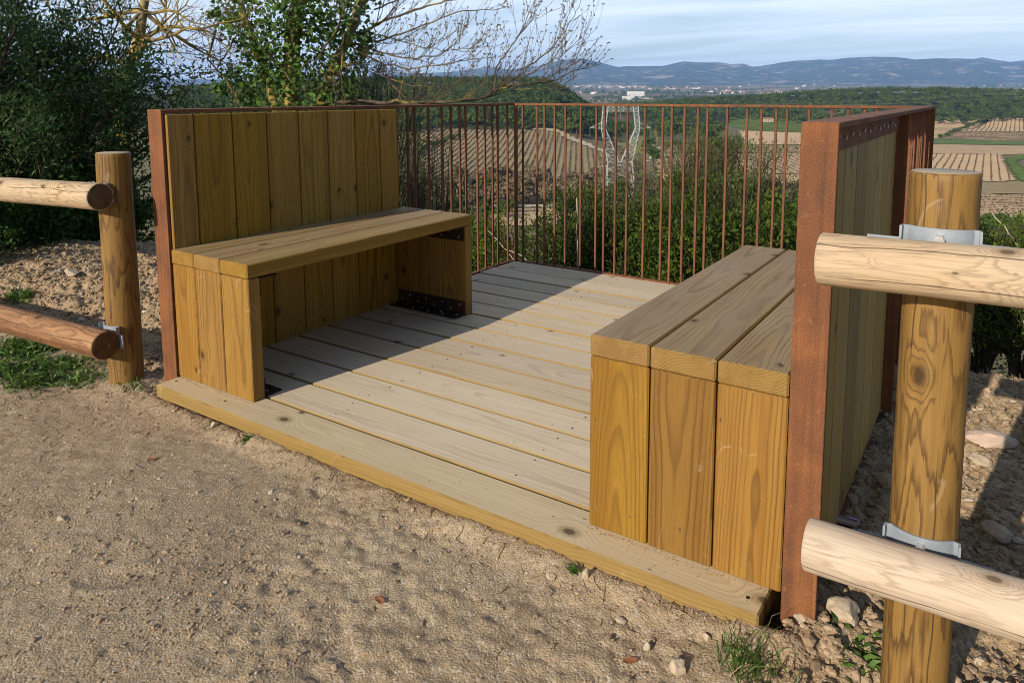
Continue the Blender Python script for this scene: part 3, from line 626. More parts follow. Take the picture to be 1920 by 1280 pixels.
stone(1097, 1093, -0.05, 0.0125, 'upright tan stone against the front edge of the wooden sill', 'stone', (0.7, 0.7, 1.3), 4)
stone(1034, 1088, -0.05, 0.011, 'small flat tan stone left of the upright stone by the sill', 'stone', (1.2, 0.8, 0.5), 14)
stone(1164, 1168, -0.055, 0.012, 'small pale stone on the dirt right of the upright stone', 'stone', (1.2, 0.9, 0.5), 5)
stone(1213, 1218, -0.055, 0.012, 'narrow tan stone standing on end above the red dead leaf', 'stone', (0.6, 0.6, 1.2), 6)
stone(1325, 1205, -0.055, 0.009, 'little round stone just below the right end of the sill', 'stone', (1, 0.9, 0.8), 15)
stone(1855, 832, -0.10, 0.062, 'largest pinkish pale slab in the rubble right of the thick post', 'pinkstone', (1.3, 0.9, 0.5), 7, 0.4)
stone(1866, 1000, -0.10, 0.036, 'grey blocky stone in the rubble right of the lower bracket', 'stone', (1.0, 0.9, 0.7), 8)
stone(1836, 870, -0.10, 0.028, 'pale stone at the shadow edge below the large slab', 'stone', (1.2, 0.9, 0.6), 9)
stone(1660, 940, -0.09, 0.032, 'brown angular stone between the steel frame and thick post', 'stone', (1, 0.9, 0.8), 10)
stone(1500, 1172, -0.05, 0.018, 'blocky clod of pale stone at the foot of the steel upright', 'stone', (1, 0.9, 0.9), 16)
stone(1582, 1165, -0.06, 0.034, 'rounded crumbly clod right of the steel upright foot', 'stone', (1.2, 1.0, 0.8), 17)
stone(401, 804, -0.06, 0.014, 'grey stone on the path near the left end of the sill', 'stone', (0.8, 0.8, 1.0), 11)
stone(116, 980, -0.06, 0.013, 'dark grey flat stone alone on the open path at left', 'stone', (1.3, 0.8, 0.5), 12)
stone(133, 515, 0.03, 0.04, 'whitish rock on the crest of the left dirt bank', 'stone', (1.4, 0.9, 0.6), 13)
stone(106, 511, 0.03, 0.035, 'grey rock beside the whitish rock on the dirt bank crest', 'stone', (1.3, 0.9, 0.5), 19)

# ------------------------------------------------------------------ timber deck
rng = np.random.default_rng(11)
LB = (0.0, 0.1315, 0.2775, 0.4233); RBX = (1.662, 1.8095, 1.958, 2.103)
deck = thing('wooden_deck', 'pale weathered plank floor of the lookout inside the railing', 'deck', (1.05, 1.0, 0))
b = MB(); gaps = [0.0545+0.1582*k for k in range(14)]
for k in range(13):
    y0, y1 = gaps[k]+0.004, gaps[k+1]-0.004
    if k == 12: y1 = 2.146
    b.box((-0.016+rng.uniform(-0.003, 0.003), y0, -0.030+rng.uniform(-0.001, 0.001)), (2.1005, y1, 0.0+rng.uniform(-0.0015, 0.0012)), 0.0035, 0, rng)
b.build('floor_boards', M['deck'], deck)
b = MB(); b.box((0.004, -0.0868, -0.046), (2.0825, 0.0505, 0.0005), 0.004, 0, rng, 0.5); sill = b.build('sill_board', M['sill'], deck)
b = MB()
for x in (0.02, 0.7, 1.4, 2.05): b.box((x-0.03, 0.06, -0.16), (x+0.03, 2.12, -0.032), 0.002, 1, rng, 0.2)
b.build('joists', M['back'], deck)
for x, y in ((0.035, -0.03), (0.33, -0.04), (2.05, -0.045)):
    sb = MB(); sb.cyl((x, y, -0.002), (x, y, 0.0012), 0.0042, 10); sb.build('screw', M['rustdark'], sill)

# ------------------------------------------------------------------ timber benches
sm = MB(); sm.cyl((0, 0, -0.003), (0, 0, 0.0010), 0.0024, 8); s0 = sm.build('screw', M['rustdark'], deck, local=True); s0.location = Vector((0.03, 0.09, 0.0))-deck.location
for k in range(13):
    for x in (0.70, 1.38):
        for f in (0.22, 0.78):
            c = s0.copy(); C.objects.link(c); c.parent = deck; c.location = Vector((x+rng.normal(0, 0.008), gaps[k]+f*0.158+rng.normal(0, 0.004), 0.0))-deck.location
bolt_mb = MB(); bolt_mb.cyl((0, 0, 0), (0, 0, 0.004), 0.0055, 6)
BOLT = bolt_mb.build('bolt', M['bolt'], None, local=True).data
bpy.data.objects.remove(bpy.data.objects['bolt'])
def bolt(parent, p, axis='z', sgn=1):
    o = bpy.data.objects.new('bolt', BOLT); C.objects.link(o); o.parent = parent; o.location = Vector([float(v) for v in np.array(p)-rootloc(parent)])
    if axis == 'y': o.rotation_euler = (PI/2 if sgn < 0 else -PI/2, 0, 0)
    if axis == 'x': o.rotation_euler = (0, PI/2*sgn, 0)
    return o
def bench(edges, seatmat, label, tints, seed):
    r = np.random.default_rng(seed); x0, x1 = edges[0], edges[-1]; L, H, T_ = 1.1717, 0.46, 0.049
    t = thing('timber_bench', label, 'bench', ((x0+x1)/2, L/2, 0.001), 'heavy plank benches facing each other on the deck')
    b = MB()
    for k in range(3): b.box((edges[k]+0.0012, 0.0-r.uniform(0, 0.002), H-T_+r.uniform(-0.001, 0.001)), (edges[k+1]-0.0018, L, H+r.uniform(-0.001, 0.001)), 0.004, 1, r, tints[1][k])
    b.build('seat', seatmat, t)
    for y0, y1 in ((0.0015, 0.0475), (1.124, 1.1695)):
        b = MB()
        for k in range(3): b.box((edges[k]+0.0015, y0, 0.001), (edges[k+1]-0.002, y1+r.uniform(-0.001, 0.001), H-T_-0.0015), 0.003, 2, r, tints[0][k])
        b.build('end_panel', M['honey'], t)
    w = x1-x0
    for y, s in ((0.0485, 1), (1.123, -1)):
        for z0, top in ((0.0, False), (H-T_-0.002, True)):
            m = MB(); zs = -1 if top else 1; za, zb = sorted((z0+zs*0.0015, z0+zs*0.0655)); ya, yb = sorted((y+s*0.0005, y+s*0.0055))
            m.box((x0+0.012, ya, za), (x1-0.008, yb, zb), 0.0008)
            yc, yd = sorted((y+s*0.006, y+s*0.070)); zc, zd = sorted((z0+zs*0.0015, z0+zs*0.0065))
            m.box((x0+0.012, yc, zc), (x1-0.008, yd, zd), 0.0008)
            br = m.build('angle_bracket', M['rustdark'], t)
            if s < 0 or not top:
                for k in range(8):
                    bx = x0+0.035+(w-0.07)*k/7
                    bolt(br, (bx, y+s*0.0055, z0+zs*(0.048 if k % 2 else 0.024)), 'y', s)
                    bolt(br, (bx+0.01*(k % 3-1), y+s*(0.03 if k % 2 else 0.055), z0+zs*0.0065), 'z' if not top else 'z', 1)
    return t
bench(LB, M['seat'], 'long plank bench against the upright board wall, rusty brackets visible beneath', ((0.72, 0.60, 0.66), (0.75, 0.85, 0.8)), 21)
bench(RBX, M['seat'], 'plank bench seen end-on, three wide honey boards closing its near end', ((0.52, 0.16, 0.70), (0.28, 0.32, 0.36)), 24)

# ------------------------------------------------------------------ rusty railing with board walls
rail = thing('steel_railing', 'rusty steel railing with board infill walls around the deck', 'railing', (1.05, 1.1, -0.05))
H = 0.948; ZB = -0.075
XL0, XL1, XR0, XR1 = -0.096, -0.0125, 2.104, 2.170
def steel(name, lo, hi, ch=0.0012):
    m = MB(); m.box(lo, hi, ch); return m.build(name, M['rust'], rail)
steel('post', (XL0, 0.0, ZB), (XL1, 0.011, H)); steel('post', (XR0, -0.003, ZB), (XR1, 0.009, H))
steel('top_rail', (XL0, 0.0115, H-0.013), (XL1, 2.2, H)); steel('top_rail', (XR0, 0.0095, H-0.012), (XR1, 1.1495, H)); steel('top_rail', (XR0, 1.1505, H-0.012), (XR1, 2.2, H))
steel('top_rail', (XL1+0.001, 2.150, H-0.013), (XR0-0.001, 2.212, H-0.0005))
for xa, xb in ((XL0, XL1), (XR0, XR1)):
    steel('post', (xa, 1.152, ZB), (xb, 1.162, H-0.0135))
steel('post', (-0.020, 2.151, ZB), (-0.002, 2.169, H-0.0135)); steel('post', (XR0+0.004, 2.15, ZB), (XR1, 2.160, H-0.0135))
steel('bottom_rail', (-0.047, 1.1625, -0.010), (-0.019, 2.150, 0.004)); steel('bottom_rail', (-0.001, 2.151, -0.010), (XR0+0.003, 2.179, 0.004)); steel('bottom_rail', (XR0+0.020, 1.1625, -0.010), (XR0+0.052, 2.149, 0.004))
steel('bottom_rail', (-0.050, 0.0115, -0.030), (-0.004, 1.1515, -0.012)); steel('bottom_rail', (XR0+0.001, 0.0095, -0.060), (XR0+0.045, 1.1515, -0.045))
bx_pat = [0.037, 0.137, 0.187, 0.257, 0.328, 0.428, 0.527, 0.577, 0.647, 0.717, 0.818, 0.919, 0.97, 1.039, 1.11, 1.16, 1.261, 1.36, 1.43, 1.50, 1.55, 1.651, 1.751, 1.821, 1.891, 1.941, 2.04]
by_pat = [1.251, 1.301, 1.405, 1.512, 1.584, 1.658, 1.709, 1.811, 1.883, 1.955, 2.006, 2.105]
hb = 0.0055; bm_ = MB(); bm_.box((-hb, -hb, 0.0045), (hb, hb, H-0.0135), 0.0012)
bal0 = bm_.build('baluster', M['rustbar'], rail, local=True); bal0.location = Vector((bx_pat[0], 2.165, 0))-rail.location
pos = [(x, 2.165) for x in bx_pat[1:]]+[(-0.033, y) for y in by_pat]+[(XR0+0.036, y) for y in by_pat]
for x, y in pos:
    c = bal0.copy(); C.objects.link(c); c.parent = rail; c.location = Vector((x, y, 0))-rail.location
r = np.random.default_rng(33); yb = [0.0115, 0.115, 0.269, 0.420, 0.573, 0.726, 0.881, 1.034, 1.150]
b = MB()
for k in range(8): b.box((-0.0365, yb[k]+0.0022, -0.008), (-0.0025-r.uniform(0, 0.0012), yb[k+1]-0.0022, 0.931), 0.0035, 2, r, (0.55, 0.5, 0.52, 0.36, 0.40, 0.62, 0.48, 0.7)[k])
b.build('board_wall', M['panel'], rail)
b = MB()
for k in range(8): b.box((2.1065, yb[k]+0.0022, -0.040), (2.1365+r.uniform(0, 0.002), yb[k+1]-0.0022, 0.905), 0.0035, 2, r, r.random())
b.build('board_wall', M['back'], rail)
m = MB(); m.box((2.1395, 0.012, 0.884), (2.1425, 1.150, 0.9345), 0.0006); stp = m.build('strap', M['rust'], rail)
for k in range(14): bolt(stp, (2.1427, 0.06+k*0.08, 0.908+0.006*(k % 2)), 'x', 1)

# ------------------------------------------------------------------ log fences
def strip(m, poly, z0, z1, th, tilt=0.0):
    p = np.array(poly, float); tg = unit(np.gradient(p, axis=0)); nr = np.stack([-tg[:, 1], tg[:, 0]], -1); q = p+nr*th; n = len(p)
    zz = tilt*(p[:, 0]-p[:, 0].mean())
    V = np.concatenate([np.column_stack([p, zz+z0]), np.column_stack([q, zz+z0]), np.column_stack([p, zz+z1]), np.column_stack([q, zz+z1])]); Q = []
    for i in range(n-1):
        Q += [[i, i+1, 2*n+i+1, 2*n+i], [n+i+1, n+i, 3*n+i, 3*n+i+1], [2*n+i, 2*n+i+1, 3*n+i+1, 3*n+i], [i+1, i, n+i, n+i+1]]
    Q += [[0, 2*n, 3*n, n], [n-1, 2*n-1, 4*n-1, 3*n-1]]; m.add(V, Q)
def saddle(parent, cx, cy, rp, ylog, zc, h=0.062):
    """galvanised hat-shaped saddle: hollow to the post, flanges along the back of the log"""
    m = MB(); a = np.linspace(-0.82, 0.82, 11); arc = [(math.sin(t)*(rp+0.004)*1.12, cy-math.cos(t)*(rp+0.004)) for t in a]
    hump = [(-0.0545, ylog+0.003), (-0.0535, arc[0][1]-0.002)]+arc+[(0.0535, arc[-1][1]-0.002), (0.0545, ylog+0.003)]
    strip(m, [(x+cx, y) for x, y in hump], zc-h/2, zc+h/2, 0.0035)
    for sg in (-1, 1):
        fl_ = [(sg*0.056, ylog), (sg*0.075, ylog-0.0005), (sg*0.105, ylog)]
        if sg > 0: fl_ = fl_
        else: fl_ = fl_[::-1]
        strip(m, [(x+cx, y) for x, y in fl_], zc-h/2, zc+h/2-0.019, 0.0035)
    s = m.build('bracket', M['zinc'], parent, 'crease')
    bb = MB(); bb.cyl((cx, cy-rp-0.005, zc+h*0.22), (cx, cy-rp-0.020, zc+h*0.22), 0.0085, 6); bb.build('bolt', M['bolt'], s)
    return s
rng = np.random.default_rng(8)
fl = thing('log_fence', 'round log post with two pale logs running out of frame left', 'fence', (-0.222, -0.068, -0.06), 'log fences either side of the lookout')
b = MB(); b.log((-0.222, -0.068, -0.30), (-0.208, -0.068, 0.797), 0.057, 0.055, rng, 44, 90, 0.003, 0.02); b.build('post', M['post'], fl, 'crease')
b = MB(); b.log((-0.107, -0.172, 0.660), (-3.6, -0.30, 0.556), 0.0455, 0.050, rng, 40, 130, 0.003, 0.05); b.build_log('rail', M['log'], fl)
b = MB(); b.log((-0.132, -0.176, 0.141), (-3.6, -0.30, 0.035), 0.050, 0.052, rng, 40, 130, 0.003, 0.05); b.build_log('rail', M['logred'], fl)
saddle(fl, -0.222, -0.068, 0.056, -0.127, 0.664, 0.062); saddle(fl, -0.222, -0.068, 0.056, -0.127, 0.150, 0.066)
fr = thing('log_fence', 'thick log post with two bleached logs running out of frame right', 'fence', (2.343, -0.05, -0.09), 'log fences either side of the lookout')
b = MB(); b.log((2.349, -0.05, -0.32), (2.3435, -0.05, 0.8735), 0.0535, 0.0525, rng, 48, 110, 0.003, 0.02); b.build('post', M['post'], fr, 'crease')
b = MB(); b.log((2.176, -0.150, 0.7275), (5.6, -0.24, 0.80), 0.0435, 0.048, rng, 44, 150, 0.003, 0.045); b.build_log('rail', M['log'], fr)
b = MB(); b.log((2.177, -0.150, 0.2205), (5.6, -0.24, 0.29), 0.0435, 0.048, rng, 44, 150, 0.003, 0.045); b.build_log('rail', M['logpale'], fr)
saddle(fr, 2.345, -0.05, 0.0533, -0.105, 0.757, 0.060); saddle(fr, 2.347, -0.05, 0.0533, -0.105, 0.236, 0.060)

M['blackplastic'] = plain('black plastic', (0.012, 0.011, 0.014), 0.35, 0, 0.5, 40, 0.2); M['purple'] = plain('purple sheen plastic', (0.035, 0.012, 0.07), 0.5, 0, 0.5, 40, 0.3)
bt = thing('black_box', 'small black plastic box with a purple top edge behind the lower pale log', 'box', (2.2325, -0.094, 0.21))
m = MB(); m.box((2.213, -0.1035, 0.200), (2.252, -0.086, 0.2555), 0.003); m.build('case', M['blackplastic'], bt)
m = MB(); m.box((2.233, -0.0925, 0.2560), (2.250, -0.088, 0.2575), 0.0006); m.build('lid_strip', M['purple'], bt)
# ------------------------------------------------------------------ plants: branches and leaves
def grow(rng, p, d, L, r, lvl, maxl, paths, ends, up=0.05, wig=0.22, kids=(3, 5), spread=0.8, ratio=0.62, seg=6, droop=0.0):
    p = np.array(p, float); d = unit(np.array(d, float)); pts = [p.copy()]; st = L/seg; dirs = [d.copy()]
    for i in range(seg):
        d = unit(d+rng.normal(0, wig, 3)*0.55+np.array([0, 0, up-droop*i/seg])); p = p+d*st; pts.append(p.copy()); dirs.append(d.copy())
    rr = np.linspace(r, r*0.55 if lvl < maxl else r*0.3, seg+1); paths.append((np.array(pts), rr, lvl))
    if lvl >= maxl-1 and lvl > 0: ends.append((np.array(pts), np.array(dirs)))
    if lvl >= maxl: return
    for _ in range(int(rng.integers(kids[0], kids[1]+1))):
        i = int(rng.integers(max(1, seg//3), seg+1)); s = rng.normal(size=3); s -= s@dirs[i]*dirs[i]; s = unit(s)
        nd = unit(dirs[i]+s*spread*rng.uniform(0.6, 1.3)); grow(rng, pts[i], nd, L*ratio*rng.uniform(0.75, 1.2), rr[i]*0.62, lvl+1, maxl, paths, ends, up, wig, kids, spread, ratio, max(3, seg-1), droop)
    grow(rng, pts[-1], dirs[-1], L*ratio, rr[-1]*0.9, lvl+1, maxl, paths, ends, up, wig, kids, spread, ratio, max(3, seg-1), droop)
def tubes(paths, rmin=0.0, k0=7, scale=1.0):
    m = MB()
    for pts, rr, lvl in paths:
        if rr[0] < rmin: continue
        m.tube(pts, rr*scale, k0 if lvl == 0 else (5 if lvl < 2 else 3), 0.5)
    return m
def leaves(c, d, L, Wd, rng, tint, curl=0.25):
    """kite shaped leaves: c centre of stalk, d direction; one folded quad each"""
    n = len(c); d = unit(d); L = np.broadcast_to(L, (n,))[:, None]; Wd = np.broadcast_to(Wd, (n,))[:, None]
    s = unit(np.cross(d, unit(rng.normal(size=(n, 3))))); nr = np.cross(d, s)
    m = c+d*L*0.45+nr*L*curl*0.3
    V = np.stack([c, m+s*Wd*0.5, c+d*L-nr*L*curl*0.2, m-s*Wd*0.5], 1).reshape(-1, 3)
    return V, np.arange(4*n).reshape(n, 4), np.repeat(np.clip(tint, 0, 1), 4)
def ends_sample(ends, n, rng, jit=0.02):
    k = rng.integers(0, len(ends), n); c = np.empty((n, 3)); d = np.empty((n, 3))
    E = [e[0] for e in ends]; D = [e[1] for e in ends]; f = rng.random(n)**0.7
    for j in range(n):
        pts = E[k[j]]; x = f[j]*(len(pts)-1); i = min(int(x), len(pts)-2); a = x-i
        c[j] = pts[i]*(1-a)+pts[i+1]*a; d[j] = D[k[j]][i]
    return c+rng.normal(0, jit, (n, 3)), d, k
def leafy(name, rng, roots, n, L, Wd, leafm, barkm, maxl, parent, jit=0.02, outw=0.9, rmin=0.0, clump=0.5, crown='crown', trunk='trunk', fit=None, **kw):
    """roots: list of (point, direction, length, radius)"""
    paths, ends = [], []
    for p, d, l, r in roots: grow(rng, p, d, l, r, 0, maxl, paths, ends, **kw)
    if fit is not None:
        g0, h0, w0 = fit; al = np.concatenate([e[0] for e in ends])-g0
        k = np.array([w0/np.percentile(np.abs(al[:, 0]), 94), w0/np.percentile(np.abs(al[:, 1]), 94), h0/np.percentile(al[:, 2], 97)])
        def sq(q):
            a = (q-g0)*k; a[:, 2] = np.where(a[:, 2] > h0, h0+(a[:, 2]-h0)*0.2, a[:, 2]); return a+g0
        paths = [(sq(q), r_, l_) for q, r_, l_ in paths]; ends = [(sq(q), unit(d_*k)) for q, d_ in ends]
    tubes(paths, rmin).build(trunk, barkm, parent, True)
    c, d, k = ends_sample(ends, n, rng, jit)
    ct = rng.random(len(ends))[k]; t = clump*ct+(1-clump)*rng.random(n)
    t = t**1.5
    dd = unit(d*0.5+rng.normal(size=(n, 3))*outw+np.array([0, 0, 0.25]))
    V, F, tt = leaves(c, dd, L*rng.uniform(0.65, 1.25, n), Wd*rng.uniform(0.7, 1.25, n), rng, t)
    mk(crown, V, F, leafm, parent, {'tint': tt}); return paths, ends
def ground_at(px, depth):
    p = at(px, 400, depth); e, n = to_en(p[0], p[1]); y_ = float(edge_y(p[0]))
    z = float(gz(p[0], p[1], False)) if p[1] < y_+0.6 else float(zland(e, n)); return np.array([p[0], p[1], max(z, float(zland(e, n)))])

# tall evergreen shrubs on the bank at the left
specs = [(-90, 4.6, 1.15, 3, 'dark evergreen shrub farthest left, cut by the picture edge'),
         (45, 5.2, 1.10, 4, 'tall dark evergreen shrub behind the left end of the upper log'),
         (170, 5.9, 1.00, 5, 'dark evergreen shrub straight behind the thin log post'),
         (300, 6.4, 0.85, 6, 'dark evergreen shrub between the log post and the board wall')]
for px, dp, sc, sd, lab in specs:
    rg = np.random.default_rng(100+sd); g = ground_at(px, dp)
    t = thing('evergreen_shrub', lab, 'shrub', g, 'tall evergreen shrubs on the left bank')
    roots = [(g+rg.normal(0, 0.06, 3)*[1, 1, 0], (rg.normal(0, 0.42), rg.normal(0, 0.42), 1), 0.82*sc, 0.035*sc) for _ in range(6)]
    leafy('evergreen', rg, roots, 17000, 0.042*sc, 0.014*sc, M['evergreen'], M['bark'], 3, t, jit=0.045, up=0.06, wig=0.3, kids=(3, 4), spread=1.0, ratio=0.66)
low = [(118, 5.1, 0.62, 'leafy shrub closing the gap below the upper left log', 7), (195, 5.4, 0.72, 'leafy shrub directly behind the thin log post', 8), (285, 5.9, 0.85, 'leafy shrub beside the steel upright of the board wall', 9), (60, 5.3, 0.75, 'leafy shrub behind the middle of the upper left log', 10), (-40, 4.9, 0.75, 'leafy shrub at the picture edge above the lower log', 11), (262, 6.6, 1.15, 'tall leafy shrub close behind the edge of the board wall', 12), (205, 6.3, 1.0, 'taller leafy shrub behind and right of the thin post', 13),
       (-20, 4.4, 0.36, 'low leafy shrub under the left logs at the picture edge', 1), (75, 4.75, 0.38, 'low glossy shrub on the bank crest left of the thin post', 2),
       (150, 5.0, 0.36, 'low shrub hugging the left side of the thin post', 3), (262, 5.3, 0.40, 'low bluish green shrub between thin post and steel upright', 4), (25, 5.0, 0.5, 'mid height shrub filling the gap behind the left logs', 5), (230, 5.7, 0.5, 'mid height shrub behind the gap right of the thin post', 6)]
for px, dp, hh, lab, sd in low:
    rg = np.random.default_rng(200+sd); g = ground_at(px, dp)
    t = thing('low_shrub', lab, 'shrub', g, 'low shrubs along the bank crest')
    roots = [(g+rg.normal(0, 0.08, 3)*[1, 1, 0], (rg.normal(0, 0.7), rg.normal(0, 0.7), 1), hh*0.62, 0.010) for _ in range(11)]
    leafy('low', rg, roots, int(9000*(0.6+hh)), 0.038, 0.016, M['lowleaf'], M['bark'], 2, t, jit=0.03, up=0.03, wig=0.3, kids=(3, 5), spread=1.0, ratio=0.62)

# bare lichen-covered tree behind the evergreens
rg = np.random.default_rng(301); g = ground_at(250, 8.0)
t = thing('lichen_tree', 'bare crooked tree with yellow lichen bark behind the evergreens', 'tree', g)
paths, ends = [], []
main = np.array([g, at(225, 160, 8.0), at(245, 120, 8.0), at(262, 75, 8.0), at(268, 20, 8.0), at(285, -60, 8.1)]); paths.append((main, np.linspace(0.085, 0.04, 6), 0))
for i, (tx, ty, l) in enumerate([(120, 30, 1.0), (180, 0, 0.9), (60, 60, 1.1), (330, 60, 0.8), (380, 110, 1.0), (430, 150, 1.2), (320, -30, 0.9), (400, 30, 1.0), (210, 60, 0.6), (20, 20, 1.2), (100, -20, 1.0), (350, 0, 0.8), (300, 120, 0.6)]):
    p = main[2+i % 3]; q = at(tx, ty, 8.0+rg.normal(0, 0.4)); grow(rg, p, q-p, np.linalg.norm(q-p)*0.62, 0.026, 1, 4, paths, ends, up=0.02, wig=0.3, kids=(2, 4), spread=0.9, ratio=0.6, seg=6)
tubes(paths).build('trunk', M['lichen'], t, True)

# ivy-clad ash tree: stems, bare limbs with buds and its coat of ivy
rg = np.random.default_rng(302); g = ground_at(560, 8.4)
t = thing('ivy_tree', 'ivy covered tree behind the board wall with bare budding limbs reaching right', 'tree', g)
D0 = 8.4
def wob(ps, rg, s=0.02, n=5):
    ps = np.array(ps); x = np.linspace(0, len(ps)-1, (len(ps)-1)*n+1); out = np.stack([np.interp(x, np.arange(len(ps)), ps[:, k]) for k in range(3)], -1); return out+rg.normal(0, s, out.shape)
stems = []
for pts_px, r0, r1 in [([(560, 330), (545, 160), (552, 40), (575, -60), (600, -190)], 0.10, 0.07), ([(575, 260), (630, 120), (665, 40), (690, -40), (720, -160)], 0.06, 0.04),
                       ([(545, 290), (500, 150), (462, 40), (440, -40)], 0.055, 0.03), ([(560, 330), (560, 500), (560, 640)], 0.12, 0.13)]:
    q = wob([at(x, y, D0+rg.normal(0, 0.1)) for x, y in pts_px], rg, 0.015); stems.append((q, np.linspace(r0, r1, len(q)), 0))
tubes(stems).build('trunk', M['lichen'], t, True)
# ivy
iv = []; 
for q, rr, _ in stems[:3]:
    for p in q[::1]:
        for _k in range(5): iv.append(p+rg.normal(0, 0.10, 3))
cl = [(470, 30, 32), (430, 20, 22), (510, 60, 40), (560, 30, 45), (600, 50, 42), (640, 60, 36), (500, 120, 45), (560, 110, 55), (620, 120, 45), (670, 95, 24), (480, 165, 40), (540, 170, 50), (600, 175, 45), (650, 165, 28),
      (440, 130, 18), (450, 75, 18), (520, 0, 45), (590, -20, 45), (650, 0, 30), (690, 75, 10), (405, 20, 10), (460, -20, 30), (480, 95, 30), (455, 185, 28), (420, 160, 12)]
cs, ts = [], []
for x, y, s in cl:
    k = int(5.6*s); c = np.array([at(x+rg.normal(0, 8), y+rg.normal(0, 8), D0-0.1+rg.normal(0, 0.2))]*k)+rg.normal(0, 1, (k, 3))*s*D0/KF*np.array([0.50, 0.62, 0.60]); cs.append(c); ts.append(np.full(k, 0.0)+0.25*rg.random())
for p in iv: k = 6; cs.append(p+rg.normal(0, 0.06, (k, 3))); ts.append(np.full(k, 0.15*rg.random()))
cs = np.concatenate(cs); ts = np.concatenate(ts); n = len(cs)
dd = unit(rg.normal(size=(n, 3))+np.array([0.1, -0.6, -0.35])); ts = np.clip(ts+0.75*rg.random(n)**1.6, 0, 1)
# ivy leaves: five-cornered, facing outwards
def ivy_leaves(c, d, L, rng, tint):
    n = len(c); d = unit(d); nr = unit(rng.normal(size=(n, 3))*0.8+np.array([0.15, -1.0, 0.45])); s = unit(np.cross(d, nr)); d = np.cross(nr, s); L = L[:, None]
    V = np.stack([c, c+s*L*0.55+d*L*0.15, c+s*L*0.35+d*L*0.55, c+d*L*1.05, c-s*L*0.35+d*L*0.55, c-s*L*0.55+d*L*0.15], 1)
    V[:, 1] += nr*L*0.1; V[:, 5] += nr*L*0.1
    return V.reshape(-1, 3), np.arange(6*n).reshape(n, 6), np.repeat(tint, 6)
V, F, tt = ivy_leaves(cs, dd, rg.uniform(0.028, 0.062, n), rg, ts)
mk('ivy', V, F, M['ivy'], t, {'tint': tt})
# bare limbs and twigs
paths, ends = [], []
limbs = [([(590, 196), (680, 190), (760, 192), (840, 190), (905, 185), (925, 170), (960, 160), (1000, 158), (1045, 150), (1082, 128)], 0.030, 0.006, 8.0),
         ([(925, 170), (935, 120), (960, 85), (985, 45), (1000, 5)], 0.012, 0.004, 8.0), ([(940, 165), (985, 130), (1030, 95), (1065, 50), (1085, 15)], 0.011, 0.004, 8.0),
         ([(960, 160), (1010, 130), (1060, 100), (1100, 55)], 0.009, 0.003, 7.9), ([(1000, 158), (1050, 135), (1090, 110)], 0.008, 0.003, 8.0),
         ([(905, 185), (965, 168), (1030, 168), (1065, 160)], 0.008, 0.003, 8.1),
         ([(660, 70), (720, 40), (790, 15), (850, 0), (905, -20)], 0.022, 0.006, 8.3), ([(650, 85), (720, 75), (800, 45), (870, 20), (960, 15)], 0.017, 0.004, 8.4),
         ([(655, 78), (700, 95), (760, 110), (820, 105), (860, 80), (870, 50)], 0.014, 0.004, 8.2), ([(690, 60), (760, 80), (830, 95), (895, 90)], 0.010, 0.003, 8.3),
         ([(660, 90), (715, 120), (770, 130), (840, 120), (930, 105)], 0.012, 0.004, 8.1), ([(655, 110), (705, 140), (770, 160), (840, 165), (890, 150)], 0.010, 0.003, 8.3),
         ([(640, 60), (690, 0), (740, -30), (800, -60)], 0.020, 0.008, 8.4), ([(700, 20), (770, -10), (840, -25)], 0.012, 0.005, 8.4),
         ([(640, 130), (632, 170), (626, 205)], 0.012, 0.008, 7.7), ([(646, 60), (642, 100), (640, 140)], 0.012, 0.011, 7.7), ([(470, 20), (430, 90), (405, 130), (370, 145)], 0.014, 0.006, 8.0), ([(560, 60), (520, 0), (470, -40)], 0.016, 0.008, 7.9), ([(590, 120), (640, 40), (660, -40)], 0.014, 0.008, 7.9), ([(545, 150), (490, 90), (450, 60), (410, 20)], 0.012, 0.005, 7.9), ([(405, 60), (390, 110), (430, 160), (455, 205)], 0.016, 0.010, 8.2), ([(700, 40), (705, 90), (730, 150), (760, 185)], 0.008, 0.004, 8.2)]
for pp, r0, r1, dp in limbs:
    q = wob([at(x, y, dp+0.25*math.sin(i*1.7)) for i, (x, y) in enumerate(pp)], rg, 0.008); rr = np.linspace(r0, r1, len(q)); paths.append((q, rr, 1))
    T_ = unit(np.gradient(q, axis=0)); nb = max(6, int(len(q)*(0.95 if pp[-1][0] < 950 else 0.75)))
    for _ in range(nb):
        i = int(rg.integers(len(q)//6, len(q))); s = rg.normal(size=3); s = unit(s-s@T_[i]*T_[i]); f = i/len(q)
        grow(rg, q[i], unit(T_[i]*1.1+s*0.6+np.array([0, 0, 0.2])), rg.uniform(0.22, 0.55)*(1.15-0.5*f), max(0.0038, rr[i]*0.45), 2, 3, paths, ends, up=0.10, wig=0.20, kids=(1, 2), spread=0.55, ratio=0.66, seg=6)
paths = [(p, np.maximum(r_*0.85, 0.0020), l) for p, r_, l in paths]
tubes(paths).build('limbs', M['twig'], t, True)
bp = [e[0][-1] for e in ends]+[e[0][len(e[0])//2] for e in ends if rg.random() < 0.4]; bp = np.array(bp); n = len(bp)
bb = np.repeat(bp, 3, 0)+rg.normal(0, 0.006, (3*n, 3)); VV = (ICO_V[None]*rg.uniform(0.004, 0.0085, (3*n, 1, 1))+bb[:, None]).reshape(-1, 3)
mk('buds', VV, (np.arange(3*n)[:, None, None]*12+ICO_F[None]).reshape(-1, 3), M['bud'], t)

